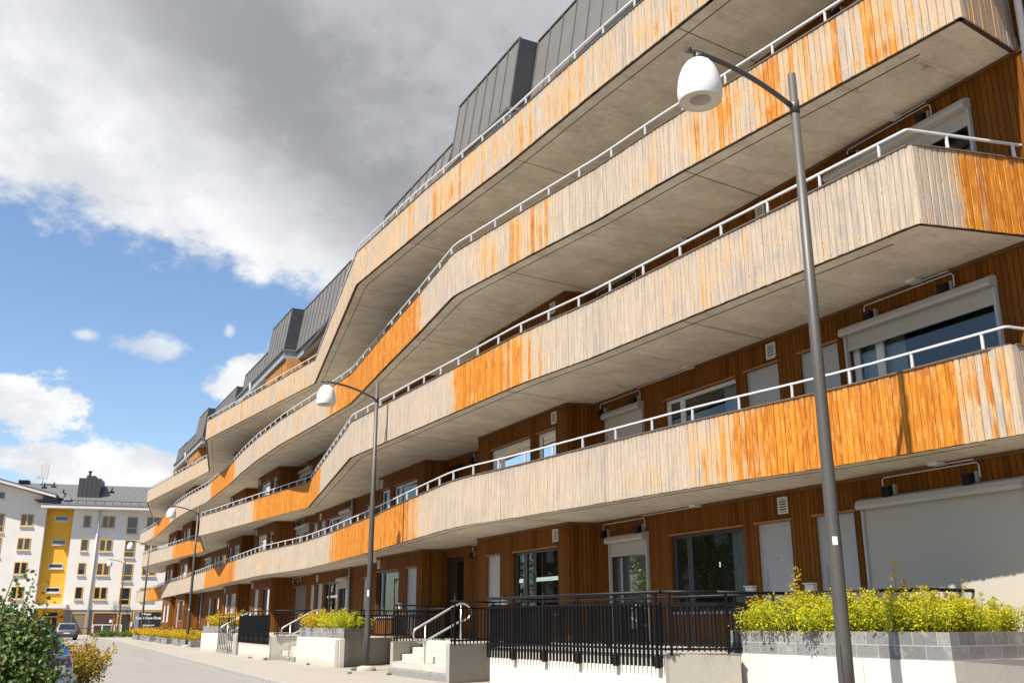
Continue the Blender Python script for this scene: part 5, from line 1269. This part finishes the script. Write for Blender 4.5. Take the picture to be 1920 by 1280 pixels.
nb = g.math('ADD', g.math('SUBTRACT', n4, .5), g.math('MULTIPLY', g.math('SUBTRACT', n3, .5), .7))
def blob(caz, cel, rx, ry, amp=1.5, hi=.3):
    a = g.math('DIVIDE', g.math('SUBTRACT', az, caz), rx); c = g.math('DIVIDE', g.math('SUBTRACT', el, cel), ry)
    d = g.math('SQRT', g.math('ADD', g.math('MULTIPLY', a, a), g.math('MULTIPLY', c, c)))
    v = g.math('ADD', g.math('SUBTRACT', 1.0, d), g.math('MULTIPLY', nb, amp * 1.5))
    return v
def mx(a, c): return g.math('MAXIMUM', a, c)
b1 = blob(-.6, 11.0, 3.0, 1.9); b2 = blob(3.2, 8.1, 6.2, 1.5, 1.2); b3 = blob(11.2, 13.3, 2.4, 1.9, 1.1); b5 = blob(-9, 10, 8, 4)
m_far = g.math('MULTIPLY', g.ss(g.math('ADD', n2, g.math('MULTIPLY', nn, .5)), .64, .76), g.math('SUBTRACT', 1.0, win))
m_small = g.ss(mx(mx(b1, b2), mx(b3, b5)), -.05, .34)
w1 = blob(5.4, 14.9, 1.9, .75, 1.6); w2 = blob(1.7, 15.2, .8, .4, 1.2); w3 = blob(9.6, 16.2, .45, .55, 1.0); w4 = blob(12.6, 15.2, 1.0, .8, 1.5)
m_w = g.math('MULTIPLY', g.ss(mx(mx(w1, w2), mx(w3, w4)), .0, .9), .75)
mask = g.math('MAXIMUM', g.math('MAXIMUM', m_big, m_far), g.math('MAXIMUM', m_small, m_w))
# grey thick core of the big cloud against its bright rim
gb_ = g.math('SUBTRACT', dd, g.math('SUBTRACT', 8.0, g.math('MULTIPLY', az, .50)))
gb_ = g.math('ADD', gb_, g.math('MULTIPLY', g.math('SUBTRACT', n2, .5), 9.0))
gb_ = g.math('ADD', gb_, g.math('MULTIPLY', nn, 8.0))
gr = g.math('MULTIPLY', g.ss(gb_, -2.5, 6.5), g.ss(az, -12, 12, .55, 1.0))
lob = g.ss(n1, .35, .68)
wcol = g.mix(lob, (.70, .72, .76), (.98, .985, 1.0))
dark = g.mix(g.ss(g.math('ADD', n2, g.math('MULTIPLY', nn, .5)), .34, .66), (.335, .345, .365), (.53, .54, .56))
ccol = g.mix(gr, wcol, dark)
gs = g.math('MULTIPLY', g.ss(n1, .62, .40), g.math('MULTIPLY', m_small, .35)); ccol = g.mix(gs, ccol, (.66, .69, .74))
bg2 = g.n('ShaderNodeBackground'); nt.links.new(ccol, bg2.inputs['Color']); bg2.inputs['Strength'].default_value = .49
mxs = g.n('ShaderNodeMixShader'); nt.links.new(mask, mxs.inputs[0]); nt.links.new(bg.outputs[0], mxs.inputs[1]); nt.links.new(bg2.outputs[0], mxs.inputs[2])
nt.links.new(mxs.outputs[0], out.inputs['Surface'])

sl = bpy.data.lights.new('sun', 'SUN'); sl.energy = 5.0; sl.angle = R(.53); sl.color = (1.0, .925, .81)
so = bpy.data.objects.new('sun', sl); COL.objects.link(so); so.location = (-30, -20, 60)
d = Vector((math.sin(TRAVEL) * math.cos(SUN_EL), math.cos(TRAVEL) * math.cos(SUN_EL), -math.sin(SUN_EL)))
so.rotation_euler = d.to_track_quat('-Z', 'Y').to_euler()

cam = bpy.data.cameras.new('camera'); cam.sensor_width = 36; cam.sensor_fit = 'HORIZONTAL'; cam.lens = 1812 / 1920 * 36; cam.clip_start = .05; cam.clip_end = 2000
co = bpy.data.objects.new('camera', cam); COL.objects.link(co); co.location = (0, 0, 1.25)
co.rotation_euler = (R(90 + 16.25), 0, R(-26.6))
scene.camera = co
vs = scene.view_settings; vs.view_transform = 'Standard'; vs.look = 'None'; vs.exposure = 1.1; vs.gamma = 1
